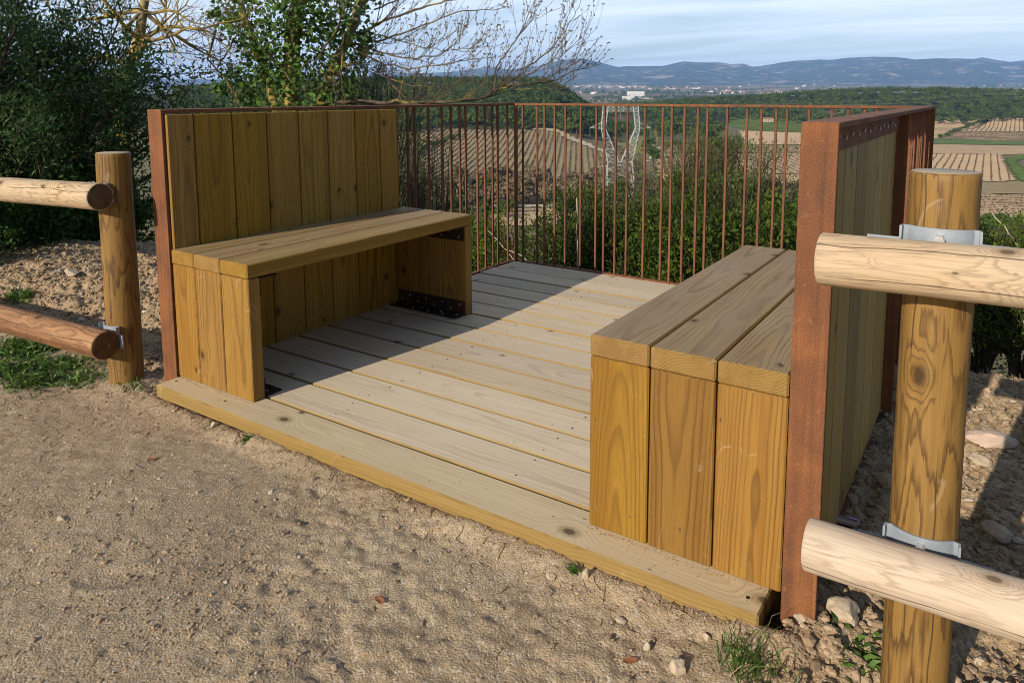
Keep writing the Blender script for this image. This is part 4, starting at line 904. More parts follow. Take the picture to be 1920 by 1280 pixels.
# shrubs on the slope just behind the railing: (px, depth, top py, width px, kind, label)
def slope_shrub(px, dp, top, wpx, mname, lab, sd, nleaf=13000, L=0.036, Wd=0.016, name='shrub', group='shrubs on the slope behind the railing', stems=12, outw=0.9, up=0.10, maxl=2, spread=0.8, hf=1.0):
    rg = np.random.default_rng(400+sd); g = ground_at(px, dp); tz = at(px, top, dp)[2]; h = max(0.5, tz-g[2]); w = wpx*dp/KF/2
    t = thing(name, lab, 'shrub', g, group)
    roots = [(g+rg.normal(0, 0.10*w, 3)*[1, 1, 0], (rg.uniform(-1, 1)*w/h*0.75, rg.uniform(-1, 1)*w/h*0.75, 1), h*hf*rg.uniform(0.42, 0.56), 0.012+0.004*h) for _ in range(stems)]
    leafy('s', rg, roots, nleaf, L, Wd, M[mname], M['bark'], maxl, t, jit=0.035, outw=outw, up=up, wig=0.22, kids=(4, 6), spread=spread, ratio=0.6, clump=0.6, fit=(g, h, w))
    return t
slope_shrub(1322, 7.6, 276, 180, 'broom', 'tall feathery grey-green broom bush behind the railing near the far bench end', 1, 42000, 0.045, 0.010, 'broom_bush', None, 30, 0.35, 0.10, 3, 0.6)
slope_shrub(1448, 8.2, 352, 130, 'broom', 'feathery grey-green broom bush just left of the steel upright', 2, 26000, 0.045, 0.010, 'broom_bush', None, 24, 0.4, 0.10, 3, 0.65)
slope_shrub(930, 5.4, 428, 200, 'bushlight', 'green shrub outside the left corner post of the railing', 3)
slope_shrub(1010, 5.2, 448, 180, 'bush', 'green shrub below the small brown field behind the railing', 4)
slope_shrub(1085, 5.0, 418, 180, 'bush', 'green shrub left of the pylon foot behind the balusters', 5)
slope_shrub(1150, 5.6, 375, 180, 'bush', 'dense green shrub right in front of the pylon foot', 6)
slope_shrub(1235, 4.8, 400, 200, 'bush', 'dark green shrub under the tall broom bush', 7)
slope_shrub(1330, 4.5, 440, 200, 'bushlight', 'bright leaved shrub low behind the far end of the deck', 8)
slope_shrub(1420, 4.3, 420, 180, 'bush', 'green shrub behind the far end of the end-on bench', 9)
slope_shrub(1500, 5.0, 390, 180, 'bushlight', 'green shrub peeping out left of the steel upright', 10)
slope_shrub(860, 6.4, 425, 190, 'bush', 'green shrub behind the far end of the long bench', 11)
slope_shrub(775, 8.5, 265, 120, 'bush', 'upright green shrub just right of the board wall', 12, 6000, 0.04, 0.014)
slope_shrub(1865, 3.9, 425, 230, 'bushlight', 'green shrub below the rubble edge right of the thick post', 13, 7000, 0.024, 0.011)
slope_shrub(1950, 3.6, 430, 260, 'bushlight', 'green shrub at the right picture edge beyond the logs', 14, 7000, 0.024, 0.011)
slope_shrub(1760, 4.6, 560, 200, 'bush', 'green shrub half hidden behind the thick post', 15, 5000, 0.024, 0.011)
slope_shrub(1255, 6.4, 345, 130, 'bush', 'green shrub at the left foot of the tall broom bush', 21)
slope_shrub(1150, 9.0, 350, 120, 'bush', 'dark shrub with a ragged top left of the pylon foot', 22)
slope_shrub(1395, 6.6, 340, 120, 'broom', 'greyish shrub in front of the broom bushes', 23)
slope_shrub(820, 11, 330, 200, 'broom', 'greyish shrub behind the left balusters', 16, 6000, 0.05, 0.016)
slope_shrub(1640, 6.0, 470, 260, 'bush', 'green shrub hidden behind the right board wall', 17, 4000)
slope_shrub(1180, 7.5, 400, 300, 'bush', 'dark shrub farther down the slope in front of the pylon', 18, 7000, 0.04, 0.016)
slope_shrub(960, 8.0, 455, 260, 'bush', 'dark shrub farther down the slope beyond the corner post', 19, 6000, 0.04, 0.016)
slope_shrub(715, 9.5, 138, 170, 'evergreen', 'dark evergreen shrub beyond the board wall right of the ivy', 20, 14000, 0.05, 0.014, 'evergreen_shrub', None, 14, 0.9, 0.06, 3, 1.0)
# bleached canes leaning among them
for i, (a_, b_, dp, lab) in enumerate([((915, 432), (965, 490), 4.9, 'bleached bent twig by the corner post foot'), ((955, 470), (998, 495), 4.8, 'thin bleached twig right of the corner post'), ((1340, 505), (1402, 482), 3.9, 'pale bare twig above the deck edge near the far bench end'),
                                       ((1082, 370), (1083, 508), 4.4, 'straight pale cane standing behind the balusters'), ((1860, 400), (1915, 470), 3.6, 'pale bare twig sticking up right of the thick post')]):
    rg = np.random.default_rng(500+i); q = wob([at(*a_, dp), at((a_[0]+b_[0])/2, (a_[1]+b_[1])/2-4, dp), at(*b_, dp)], rg, 0.003); q2 = np.concatenate([q, [q[-1]+np.array([0.05, 0.02, -0.5])]]) if b_[1] > a_[1] else np.concatenate([[q[0]+np.array([-0.05, 0.02, -0.5])], q])
    m = MB(); m.tube(q2, np.full(len(q2), 0.004), 5); tag(m.build('cane', M['cane'], None, True, q2[np.argmin(q2[:, 2])]), lab, 'twig')

# ------------------------------------------------------------------ small weeds and dead leaves on the dirt
def on_ground(px, py, z=-0.055):
    d = FWD+RGT*(px-PX0)/FPX+UPV*(PY0-py)/FPX; t_ = (z-CAM[2])/d[2]; p = CAM+d*t_; return np.array([p[0], p[1], float(gz(p[0], p[1]))-0.003])
def tuft(px, py, n, L, rad, m, lab, sd, cat='weed', name='weed', wd=0.004, lean=0.7, z=-0.055):
    rg = np.random.default_rng(600+sd); g = on_ground(px, py, z)
    c = g+np.stack([rg.normal(0, rad, n), rg.normal(0, rad*0.8, n), np.zeros(n)], -1); c[:, 2] = gz(c[:, 0], c[:, 1])-0.002
    d = unit(np.stack([rg.normal(0, lean, n), rg.normal(0, lean, n), np.ones(n)], -1)); l = L*rg.uniform(0.5, 1.2, n)[:, None]; s = unit(np.cross(d, rg.normal(size=(n, 3))))*wd/2
    b = c+d*l*0.55; e = b+unit(d+np.stack([d[:, 0]*1.2, d[:, 1]*1.2, -0.5*np.ones(n)], -1))*l*0.5
    V = np.stack([c-s, c+s, b+s*0.9, b-s*0.9, e], 1).reshape(-1, 3); i = np.arange(n)[:, None]*5
    Q = i+np.array([[0, 1, 2, 3]]); T = i+np.array([[3, 2, 4]])
    o = mk(name, V, [Q, T], M[m], None, {'tint': np.repeat(rg.random(n), 5)}, False, g); return tag(o, lab, cat)
lt = MB(); rg = np.random.default_rng(640)
for k in range(210):
    if k < 90: x = rg.uniform(0.0, 2.15); y = -0.105-abs(rg.normal(0, 0.06))
    elif k < 140: x = rg.uniform(-1.2, 0.0); y = rg.uniform(-0.5, -0.1)
    else: x = rg.uniform(-0.4, 2.2); y = rg.uniform(-0.95, -0.12)
    a = rg.uniform(0, PI); L_ = rg.uniform(0.012, 0.05); q = np.array([[x+math.cos(a)*L_*f+rg.normal(0, 0.0015), y+math.sin(a)*L_*f+rg.normal(0, 0.0015), 0] for f in (-0.5, -0.17, 0.17, 0.5)]); q[:, 2] = gz(q[:, 0], q[:, 1])+0.0022
    lt.tube(q, rg.uniform(0.0005, 0.0012), 4, rg.random())
o = lt.build('straw_litter', M['dry'], None); o['kind'] = 'stuff'; tag(o, 'bits of straw and twig scattered along the sill and over the path', 'litter')
GW = 'green weeds beside the left log fence'
tuft(55, 655, 520, 0.06, 0.075, 'grass', 'largest green weed patch under the lower left log', 1, wd=0.008, lean=1.0)['group'] = GW
tuft(115, 690, 320, 0.055, 0.055, 'grass', 'green weed patch between the big patch and the thin post', 2, wd=0.008, lean=1.1)['group'] = GW
tuft(60, 720, 240, 0.05, 0.05, 'grass', 'lower green weed patch nearest the open path', 3, wd=0.007, lean=1.1)['group'] = GW
tuft(150, 712, 110, 0.05, 0.05, 'grass', 'small green weed patch just left of the thin post foot', 4, wd=0.007, lean=1.1)['group'] = GW
tuft(35, 570, 200, 0.055, 0.032, 'grass', 'sparse green weeds on the bank behind the lower left log', 5, wd=0.006)['group'] = GW
tuft(10, 700, 260, 0.06, 0.06, 'grass', 'green weed patch cut by the left picture edge', 6, wd=0.008, lean=1.1)['group'] = GW
tuft(170, 690, 150, 0.07, 0.09, 'dry', 'dry straw stalks around the foot of the thin post', 7, 'dry grass', 'dry_grass', 0.0018, 1.5)
tuft(60, 770, 120, 0.06, 0.14, 'dry', 'dry straw stalks below the green weeds at left', 8, 'dry grass', 'dry_grass', 0.0016, 2.0)
tuft(1400, 1262, 110, 0.07, 0.030, 'grass', 'grass tuft at the bottom edge left of the thick post', 9, 'grass', 'grass_tuft', 0.0026, 0.5)
tuft(1400, 1250, 50, 0.06, 0.04, 'dry', 'dry stalks mixed in the bottom grass tuft', 10, 'dry grass', 'dry_grass', 0.0012, 1.5)
tuft(1620, 1230, 60, 0.035, 0.035, 'grass', 'small dark leafy weed at the left foot of the thick post', 11, wd=0.009, lean=1.5)
tuft(461, 834, 26, 0.022, 0.012, 'grass', 'tiny green seedling by the sill under the long bench', 12, wd=0.006)
tuft(1076, 1084, 16, 0.024, 0.006, 'grass', 'tiny green seedling beside the upright tan stone', 13, wd=0.006)
tuft(250, 735, 40, 0.03, 0.03, 'grass', 'small green weed between thin post and sill end', 14, wd=0.004)
tuft(760, 950, 40, 0.04, 0.05, 'dry', 'dry stalks caught against the middle of the sill', 15, 'dry grass', 'dry_grass', 0.0012, 2.0)
tuft(20, 505, 120, 0.07, 0.12, 'dry', 'dry stalks on the crest of the left bank', 16, 'dry grass', 'dry_grass', 0.002, 1.5, 0.0)
tuft(1880, 720, 90, 0.07, 0.10, 'dry', 'dry stalks on the rubble edge at far right', 17, 'dry grass', 'dry_grass', 0.002, 1.5, -0.1)
for i, (px, py, lab) in enumerate([(1181, 1243, 'curled red brown dead leaf near the bottom edge'), (712, 1130, 'brown dead leaf on the open path'), (700, 910, 'tan dead leaf by the sill middle'), (285, 865, 'yellowish dead leaf on the path left of the sill')]):
    rg = np.random.default_rng(700+i); g = on_ground(px, py)+np.array([0, 0, 0.006]); u_ = np.linspace(-1, 1, 7); vv = np.linspace(-1, 1, 3); a = rg.uniform(0, PI)
    V = []
    for x in u_:
        for v in vv: wv = 0.007*math.sqrt(max(0, 1-x*x))+0.0004; V.append((x*0.015, v*wv, 0.004*x*x+0.004*v*v*(1-abs(x))))
    V = np.array(V); V = np.stack([V[:, 0]*math.cos(a)-V[:, 1]*math.sin(a), V[:, 0]*math.sin(a)+V[:, 1]*math.cos(a), V[:, 2]], -1)+g
    tag(mk('dead_leaf', V, gridfaces(7, 3), M['deadleaf'], None, None, True, g), lab, 'leaf')

# ------------------------------------------------------------------ fields in the valley
def fieldmat(name, a, b, sc=0.12):
    T = NT(name); Pn = T.n('NewGeometry').outputs['Position']; n = T.noise(Pn, sc, 6, 0.65); n2 = T.noise(Pn, 1.5, 4, 0.7)
    c = T.mix(T.maprange(n, 0.35, 0.65), a, b); c = T.mix(T.maprange(n2, 0.45, 0.75, 0, 0.4), c, tuple(x*0.7 for x in a))
    return T.done(T.principled(c, 0.95, None, 0, 0.05))
M['tan'] = fieldmat('tilled tan soil', (0.56, 0.375, 0.205), (0.64, 0.45, 0.265)); M['tan2'] = fieldmat('tilled brown soil', (0.43, 0.285, 0.165), (0.52, 0.36, 0.215))
M['turf'] = fieldmat('green crop', (0.085, 0.14, 0.028), (0.15, 0.20, 0.05)); M['track'] = fieldmat('pale track', (0.50, 0.40, 0.28), (0.58, 0.47, 0.34)); M['fallow'] = fieldmat('fallow grass', (0.27, 0.205, 0.105), (0.36, 0.27, 0.15))
M['lime'] = fieldmat('lime meadow', (0.20, 0.195, 0.065), (0.29, 0.25, 0.10))
def inpoly(x, y, poly):
    c = np.zeros(x.shape, bool); n = len(poly)
    for i in range(n):
        x1, y1 = poly[i]; x2, y2 = poly[(i+1) % n]
        k = ((y1 > y) != (y2 > y)) & (x < (x2-x1)*(y-y1)/(y2-y1+1e-12)+x1); c ^= k
    return c
def field(name, pxs, mat_, off, lab_row=None, rowdir=None, spacing=3.0, rowmat='vine', rowh=0.8, roww=0.7, step=1.3):
    """a sheet draped on the land inside an outline, with rows of vines when asked"""
    poly = [P(x, y)[:2] for x, y in pxs]; A = np.array(poly); lo, hi = A.min(0), A.max(0)
    ne = int(min(140, max(12, (hi[0]-lo[0])/3))); nn_ = int(min(140, max(12, (hi[1]-lo[1])/3)))
    # clip the outline against a fine grid: keep cells, snap border through small cells
    e = np.linspace(lo[0], hi[0], ne); n = np.linspace(lo[1], hi[1], nn_); E_, N_ = np.meshgrid(e, n)
    ce = (E_[:-1, :-1]+E_[1:, 1:])/2; cn = (N_[:-1, :-1]+N_[1:, 1:])/2; k = inpoly(ce, cn, poly).ravel()
    F = gridfaces(nn_, ne)[k]
    if len(F): structure(mk(name, W3(E_, N_, off).reshape(-1, 3), F[:, ::-1], M[mat_], None, None, True))
    if rowdir is not None:
        rg = np.random.default_rng(int(abs(A.sum()))+3); a = math.radians(rowdir); dv = np.array([math.sin(a), math.cos(a)]); nv = np.array([dv[1], -dv[0]])
        pr, pa = A@nv, A@dv; cs_ = []
        for s in np.arange(pr.min(), pr.max(), spacing):
            q = np.arange(pa.min(), pa.max(), step); q = q+rg.normal(0, 0.2*step, len(q)); pt = (s+rg.normal(0, 0.12)+rg.normal(0, 0.10, len(q)))[:, None]*nv+q[:, None]*dv; kk_ = inpoly(pt[:, 0], pt[:, 1], poly) & (rg.random(len(q)) > 0.20); cs_.append(pt[kk_])
        cs_ = np.concatenate(cs_); n_ = len(cs_)
        if n_:
            B = W3(cs_[:, 0], cs_[:, 1], off-0.05); d2 = np.stack([dv[0]*RH[0]+dv[1]*FH[0], dv[0]*RH[1]+dv[1]*FH[1], 0]); s2 = np.array([-d2[1], d2[0], 0]); Vs, Fs, ts_ = [], [], []
            for j in range(3):
                ax = (d2, s2, unit(d2+s2))[j]; hw = (step*0.52, roww*0.5, roww*0.5)[j]; jj = rg.uniform(0.7, 1.2, (n_, 1)); top = np.array([0, 0, 1.0])*rowh*rg.uniform(0.7, 1.2, (n_, 1))+rg.normal(0, 0.15, (n_, 3))*[1, 1, 0]
                Vs.append(np.stack([B-ax*hw*jj, B+ax*hw*jj, B+ax*hw*jj*0.8+top, B-ax*hw*jj*0.8+top], 1).reshape(-1, 3)); Fs.append(np.arange(4*n_).reshape(n_, 4)+4*n_*j); ts_.append(np.repeat(rg.random(n_), 4))
            o = mk('vine_rows', np.concatenate(Vs), np.concatenate(Fs), M[rowmat], None, {'tint': np.concatenate(ts_)}); o['kind'] = 'stuff'; tag(o, lab_row, 'vines')
field('vineyard_ground', [(745, 243), (800, 241), (870, 243), (1000, 244), (1040, 248), (1062, 262), (1090, 272), (1128, 288), (1131, 304), (1112, 332), (1000, 338), (900, 350), (800, 345), (745, 330)], 'fallow', 0.25, 'bare vine rows on the left hillside below the wood', 3.5, 3.4, 'vine', 0.7, 0.6)
field('tan_field', [(930, 392), (1085, 392), (1075, 424), (930, 424)], 'tan2', 0.25)
field('gravel_track', [(925, 386), (1000, 385), (1120, 386), (1120, 390), (1000, 389.5), (925, 391)], 'track', 0.3)
field('gravel_track', [(1000, 243.5), (1042, 247), (1064, 261), (1092, 271), (1131, 287), (1136, 304), (1113, 336), (1120, 336), (1142, 304), (1136, 283), (1096, 266), (1070, 255), (1046, 243), (1000, 241)], 'track', 0.3)
field('lime_meadow', [(1143, 236), (1215, 232), (1240, 252), (1225, 285), (1190, 293), (1150, 270)], 'lime', 0.22)
field('green_field', [(1372, 217), (1500, 216), (1530, 250), (1400, 244), (1362, 236)], 'turf', 0.22, 'green vine rows left of the steel upright', 4, 4.5, 'vinegreen', 0.8, 0.9, 1.8)
field('tan_field', [(1385, 246), (1400, 246), (1618, 253), (1618, 272), (1395, 272)], 'tan', 0.24)
field('vineyard_ground', [(1250, 272), (1618, 273.5), (1618, 286), (1235, 285)], 'tan2', 0.26, 'thin strip of vine rows behind the broom bush', 60, 4.2, 'vine', 0.3, 0.3)
field('vineyard_ground', [(1225, 288), (1618, 287.5), (1618, 326), (1240, 326)], 'tan2', 0.26, 'vine rows left of the steel upright above the shrubs', 8, 4.0, 'vine', 0.45, 0.45)
field('fallow_field', [(1230, 328), (1618, 328), (1618, 344), (1245, 346)], 'tan', 0.24, 'lowest vine rows seen left of the steel upright', 80, 4.2, 'vine', 0.25, 0.25)
field('gravel_track', [(1212, 292), (1232, 276), (1240, 276), (1226, 296), (1214, 304)], 'track', 0.3)
field('tan_field', [(1700, 221), (1826, 221), (1842, 226), (1760, 259), (1620, 259)], 'tan', 0.24, 'faint vine rows in the far tan field left of the hedge', 84, 7, 'dry', 0.35, 0.3)
field('vineyard_ground', [(1860, 222), (1990, 222), (1990, 247), (1802, 246.5)], 'tan', 0.24, 'wide spaced vine rows right of the diagonal hedge', 33.5, 4.2, 'vine', 0.7, 0.8)
field('tan_field', [(1796, 248), (1990, 248.5), (1990, 266), (1770, 260)], 'tan2', 0.24, 'fine vine rows below the diagonal hedge end', 86, 4.5, 'vine', 0.35, 0.25)
field('green_strip', [(1620, 262), (1776, 261), (1850, 264), (1990, 269), (1990, 273), (1620, 270)], 'turf', 0.28)
field('tan_field', [(1620, 272), (1990, 274), (1990, 290), (1620, 289)], 'tan2', 0.24)
field('vineyard_ground', [(1620, 291), (1876, 290), (1884, 308), (1908, 340), (1620, 339)], 'tan', 0.24, 'widely spaced dark vine rows above the thick post', 32, 3.6, 'vine', 0.55, 0.55)
field('green_strip', [(1886, 298), (1905, 291), (1990, 288), (1990, 296), (1915, 298), (1905, 306), (1925, 318), (1990, 326), (1990, 342), (1918, 342), (1893, 320)], 'turf', 0.28)
field('fallow_field', [(1620, 341), (1990, 343), (1990, 366), (1620, 365)], 'fallow', 0.24)
field('vineyard_ground', [(1620, 367), (1990, 368), (1990, 408), (1620, 408)], 'tan2', 0.24, 'vine rows lowest in the valley right of the thick post', 76, 4.0, 'vine', 0.35, 0.3)
field('clearing', [(1500, 207), (1530, 205), (1640, 206), (1560, 217), (1500, 219)], 'fallow', 0.3)
field('clearing', [(745, 215), (790, 211), (800, 218), (745, 223)], 'tan', 0.4)

# ------------------------------------------------------------------ trees of the valley
def crown_pts(rg, n, h, w, kind):
    """leaf-clump quads of one crown with an uneven outline, base at the origin"""
    lobes = []
    if kind == 'pine':
        for _ in range(11): a = rg.uniform(0, 2*PI); r = w*rg.uniform(0.1, 0.75)**0.8; z = h*rg.uniform(0.42, 0.9); lobes.append((r*math.cos(a)*(1.15-z/h*0.6), r*math.sin(a)*(1.15-z/h*0.6), z, w*rg.uniform(0.32, 0.5)))
        lobes.append((0, 0, h*0.88, w*0.42))
    else:
        for _ in range(10): a = rg.uniform(0, 2*PI); r = w*rg.uniform(0.1, 0.7); z = h*rg.uniform(0.3, 0.8); lobes.append((r*math.cos(a), r*math.sin(a), z, w*rg.uniform(0.35, 0.5)))
    if kind == 'dome': lobes = [(0, 0, h*0.62, w), (w*0.35, 0.1*w, h*0.5, w*0.65), (-w*0.3, 0.3*w, h*0.52, w*0.6), (0.05*w, -0.4*w, h*0.48, w*0.6)]
    lobes = np.array(lobes); k = rg.integers(0, len(lobes), n); d = unit(rg.normal(size=(n, 3))); d[:, 2] = np.where(d[:, 2] < -0.35, -d[:, 2], d[:, 2])
    c = lobes[k, :3]+d*lobes[k, 3:4]*rg.uniform(0.7, 1.08, (n, 1))*np.array([1, 1, 0.72]); t = 0.35*rg.random(len(lobes))[k]+0.65*rg.random(n)
    return c, d, t
def clump_quads(c, d, t, size, rg, rough=0.45):
    n = len(c); nr = unit(d+rg.normal(0, rough, (n, 3))); s = unit(np.cross(nr, rg.normal(size=(n, 3)))); u_ = np.cross(nr, s); z = (size*rg.uniform(0.6, 1.3, n))[:, None]
    j = rg.uniform(0.6, 1.2, (n, 4, 1)); V = np.stack([c-s*z*j[:, 0], c-u_*z*j[:, 1], c+s*z*j[:, 2], c+u_*z*j[:, 3]], 1)
    return V.reshape(-1, 3), np.arange(4*n).reshape(n, 4), np.repeat(t, 4)
def make_tree(name, lab, cat, group, h, w, kind, leafm, n, size, seed, loc, rot=0, scale=1):
    rg = np.random.default_rng(seed); t = thing(name, lab, cat, loc, group, rot, scale)
    m = MB(); q = np.array([(0, 0, -0.5), (0.02*w, 0.01*w, h*0.3), (0.05*w, -0.03*w, h*0.6), (0.0, 0, h*0.85)]); m.tube(q, np.array([0.05, 0.04, 0.025, 0.008])*h*0.6, 7)
    for _ in range(6): a = rg.uniform(0, 2*PI); z = h*rg.uniform(0.25, 0.65); m.tube(np.array([(0, 0, z), (math.cos(a)*w*0.35, math.sin(a)*w*0.35, z+h*0.12), (math.cos(a)*w*0.65, math.sin(a)*w*0.65, z+h*0.2)]), np.array([0.02, 0.014, 0.006])*h*0.6, 5)
    m.build('trunk', M['bark'], t, True, local=True)
    c, d, tt = crown_pts(rg, n, h, w, kind); V, F, tt = clump_quads(c, d, tt, size, rg); mk('crown', V, F, M[leafm], t, {'tint': tt}, local=True); return t
protos = {}
def plant(kind, px, py, h=None, lab=None, rot=0.0):
    """kind: (name, label, category, group, height, half width, crown kind, leaf, faces, clump size)"""
    K = KINDS[kind]; e, n, z = P(px, py); x, y = world_xy(e, n); s = (h or K[4])/K[4]; loc = (x, y, z)
    i = len(protos.get(kind, [])); 
    if i < 3: t = make_tree(K[0], lab or K[1], K[2], K[3], K[4], K[5], K[6], K[7], K[8], K[9], 900+hash_s(kind)+i, loc, rot, s); protos.setdefault(kind, []).append(t); return t
    return dup(protos[kind][int(abs(px*7+py*13)) % 3], loc, rot, s, lab or K[1])
def hash_s(s): return sum(ord(c)*(i+1) for i, c in enumerate(s)) % 500
KINDS = {'pine': ('pine_tree', 'dark green round-crowned pine standing in the valley behind the balusters', 'tree', 'pines in the valley', 9.0, 3.6, 'pine', 'pine', 650, 0.55),
         'olive': ('olive_tree', 'grey-green round tree standing in the valley beside the fields', 'tree', 'olive trees in the valley', 5.0, 2.6, 'round', 'olive', 420, 0.42),
         'scrubby': ('dry_bush', 'brown leafless thicket bush in the gully below the vineyard', 'bush', 'dry thickets in the gully', 4.0, 3.0, 'round', 'scrub', 520, 0.34),
         'shrub2': ('valley_bush', 'dark green bush growing along a field edge in the valley', 'bush', 'bushes along the field edges', 3.0, 2.2, 'round', 'pine', 300, 0.36)}
rg = np.random.default_rng(77)
for px, py, h in [(1082, 262, 15), (1070, 258, 12), (1094, 258, 13), (1105, 250, 12), (1118, 246, 11), (1058, 250, 10), (1130, 240, 10), (1250, 262, 15), (1232, 255, 13), (1262, 272, 14), (1278, 268, 14), (1296, 264, 15), (1310, 268, 14), (1326, 262, 14), (1342, 266, 13), (1352, 258, 12),
                  (1240, 238, 12), (1262, 236, 13), (1290, 238, 12), (1310, 236, 12), (1330, 234, 12), (1350, 232, 11), (1220, 236, 12), (1206, 232, 11), (1366, 228, 10), (1215, 300, 10), (1225, 318, 9), (1270, 246, 12), (1300, 248, 12), (1330, 246, 12),
                  (1385, 216, 10), (1400, 214, 11), (1420, 215, 11), (1436, 216, 12), (1455, 216, 11), (1470, 216, 12), (1486, 217, 11), (1500, 216, 11)]:
    plant('pine', px, py, h*rg.uniform(0.9, 1.1)*(1.25 if py > 225 else 0.8), None, rg.uniform(0, 6.28))
plant('pine', 1805, 228, 9, 'lone dark round pine at the head of the diagonal hedge', 1.0)
plant('olive', 1382, 272, 8, 'broad grey-green tree at the edge of the tan field', 0.3)
for px, py, h in [(1272, 276, 6.5), (1300, 276, 6), (1328, 276, 6.5), (1348, 275, 7), (1366, 274, 6), (1250, 282, 6), (1490, 219, 5), (1460, 221, 4), (1540, 219, 5), (1520, 213, 5), (1215, 262, 6), (1226, 268, 5)]:
    plant('olive', px, py, h, None, rg.uniform(0, 6.28))
for k in range(26):
    x = rg.uniform(1690, 1990); plant('olive' if k % 3 else 'shrub2', x, rg.uniform(212, 220), rg.uniform(4, 7), 'dark bush along the foot of the pine ridge' if k % 3 == 0 else 'grey-green tree along the foot of the pine ridge', rg.uniform(0, 6))
for k in range(30):
    f = k/29; plant('shrub2', 1764+f*88+rg.normal(0, 2.5), 259-f*34+rg.normal(0, 0.5), rg.uniform(2.6, 4.6), 'dark bush in the diagonal hedge between the tan fields', rg.uniform(0, 6))
for k in range(120):
    plant('scrubby', rg.uniform(760, 1240), rg.uniform(332, 388), rg.uniform(3.5, 7.0), None, rg.uniform(0, 6))
for k in range(16): plant('scrubby', rg.uniform(1130, 1200), rg.uniform(262, 330), rg.uniform(3, 5), 'brown leafless thicket bush around the pylon', rg.uniform(0, 6))
for k in range(34): plant('shrub2', rg.uniform(750, 960), rg.uniform(350, 410), rg.uniform(2.5, 5), 'dark green bush in the gully behind the left balusters', rg.uniform(0, 6))
for k in range(22): plant('shrub2', rg.uniform(1030, 1260), rg.uniform(392, 425), rg.uniform(2.5, 4.5), 'dark green bush in the gully in front of the pylon', rg.uniform(0, 6))
for k in range(24): plant('shrub2', rg.uniform(1690, 1960), rg.uniform(412, 440), rg.uniform(1.8, 3.0), 'green bush on the lower slope right of the thick post', rg.uniform(0, 6))
for k in range(14): plant('shrub2', 885+k*9+rg.normal(0, 3), 292+rg.normal(0, 1.5)-k*0.6 if False else 243+rg.normal(0, 1.0), rg.uniform(2.0, 4), 'dark green bush along the top of the hillside vineyard', rg.uniform(0, 6))
for k in range(12): plant('shrub2', 770+k*8, 296-k*3.4+rg.normal(0, 1), rg.uniform(2.5, 4), 'dark green bush in the hedge across the hillside vineyard', rg.uniform(0, 6))

def wood_mass(name, lab, n, fe, fn, keep, h=(7, 11), per=46, size=0.95, leafm='pine', seed=1, wr=0.42):
    rg = np.random.default_rng(seed); e = fe(rg, n); nn2 = fn(rg, n); k = keep(e, nn2, rg); e, nn2 = e[k], nn2[k]; n = len(e); B = W3(e, nn2); hh = rg.uniform(*h, n)
    a = []; 
    var = [crown_pts(rg, per, 1.0, wr, 'dome') for _ in range(24)]; iv_ = rg.integers(0, 24, n)
    Cc = np.stack([v[0] for v in var])[iv_]; Dd = np.stack([v[1] for v in var])[iv_]; Tt = np.stack([v[2] for v in var])[iv_]
    ro = rg.uniform(0, 6.28, n); ca, sa = np.cos(ro)[:, None], np.sin(ro)[:, None]
    def rot(A): return np.stack([A[..., 0]*ca-A[..., 1]*sa, A[..., 0]*sa+A[..., 1]*ca, A[..., 2]], -1)
    c = rot(Cc)*hh[:, None, None]+B[:, None]-np.array([0, 0, 0.8]); d = rot(Dd); t = np.clip(Tt*0.35+0.65*rg.random(n)[:, None], 0, 1)
    V, F, tt = clump_quads(c.reshape(-1, 3), d.reshape(-1, 3), t.ravel(), size, rg, 0.3)
    o = mk(name, V, F, M[leafm], None, {'tint': tt}); o['kind'] = 'stuff'; return tag(o, lab, 'woodland')
pxk = lambda e, n: 1000+e/n*KF
wood_mass('pine_wood', 'continuous pine wood covering the ridge at right', 4600, lambda r, n: r.uniform(60, 1500, n), lambda r, n: r.uniform(870, 1210, n),
          lambda e, n, r: (n > 880+40*fbm(e/60, n/60, 2, 3)+sstep(420, 150, e)*120) & (zland(e, n) > -36.0+3*fbm(e/50, n/50, 2, 4)) & (np.abs(pxk(e, n)-1000) < 1150), (9, 14), 80, 0.95, seed=11, wr=0.40)
wood_mass('pine_wood', 'continuous pine wood on the hill above the left vineyard', 3600, lambda r, n: r.uniform(-420, 75, n), lambda r, n: r.uniform(520, 850, n),
          lambda e, n, r: (n > 545+45*fbm(e/45, n/45, 2, 5)) & (zland(e, n) > -34) & (pxk(e, n) > 330), (8, 12), 80, 0.85, seed=12, wr=0.40)
wood_mass('valley_wood', 'dark wood filling the valley floor between the two hills', 2600, lambda r, n: r.uniform(20, 430, n), lambda r, n: r.uniform(640, 1250, n),
          lambda e, n, r: (pxk(e, n) > 1048) & (pxk(e, n) < 1480) & (fbm(e/90, n/140, 3, 6) > -0.10) & ~((pxk(e, n) > 1350) & (n < 980)), (6, 10), 46, 0.95, seed=13)
wood_mass('far_trees', 'scattered woods and tree lines over the far plain', 9000, lambda r, n: r.uniform(-1.0, 1.0, n), lambda r, n: np.exp(r.uniform(math.log(1350), math.log(7500), n)),
          lambda e, n, r: fbm(e*1.0*9, np.log(n)*16, 3, 16) > 0.10, (7, 11), 14, 3.0, seed=14) if False else None
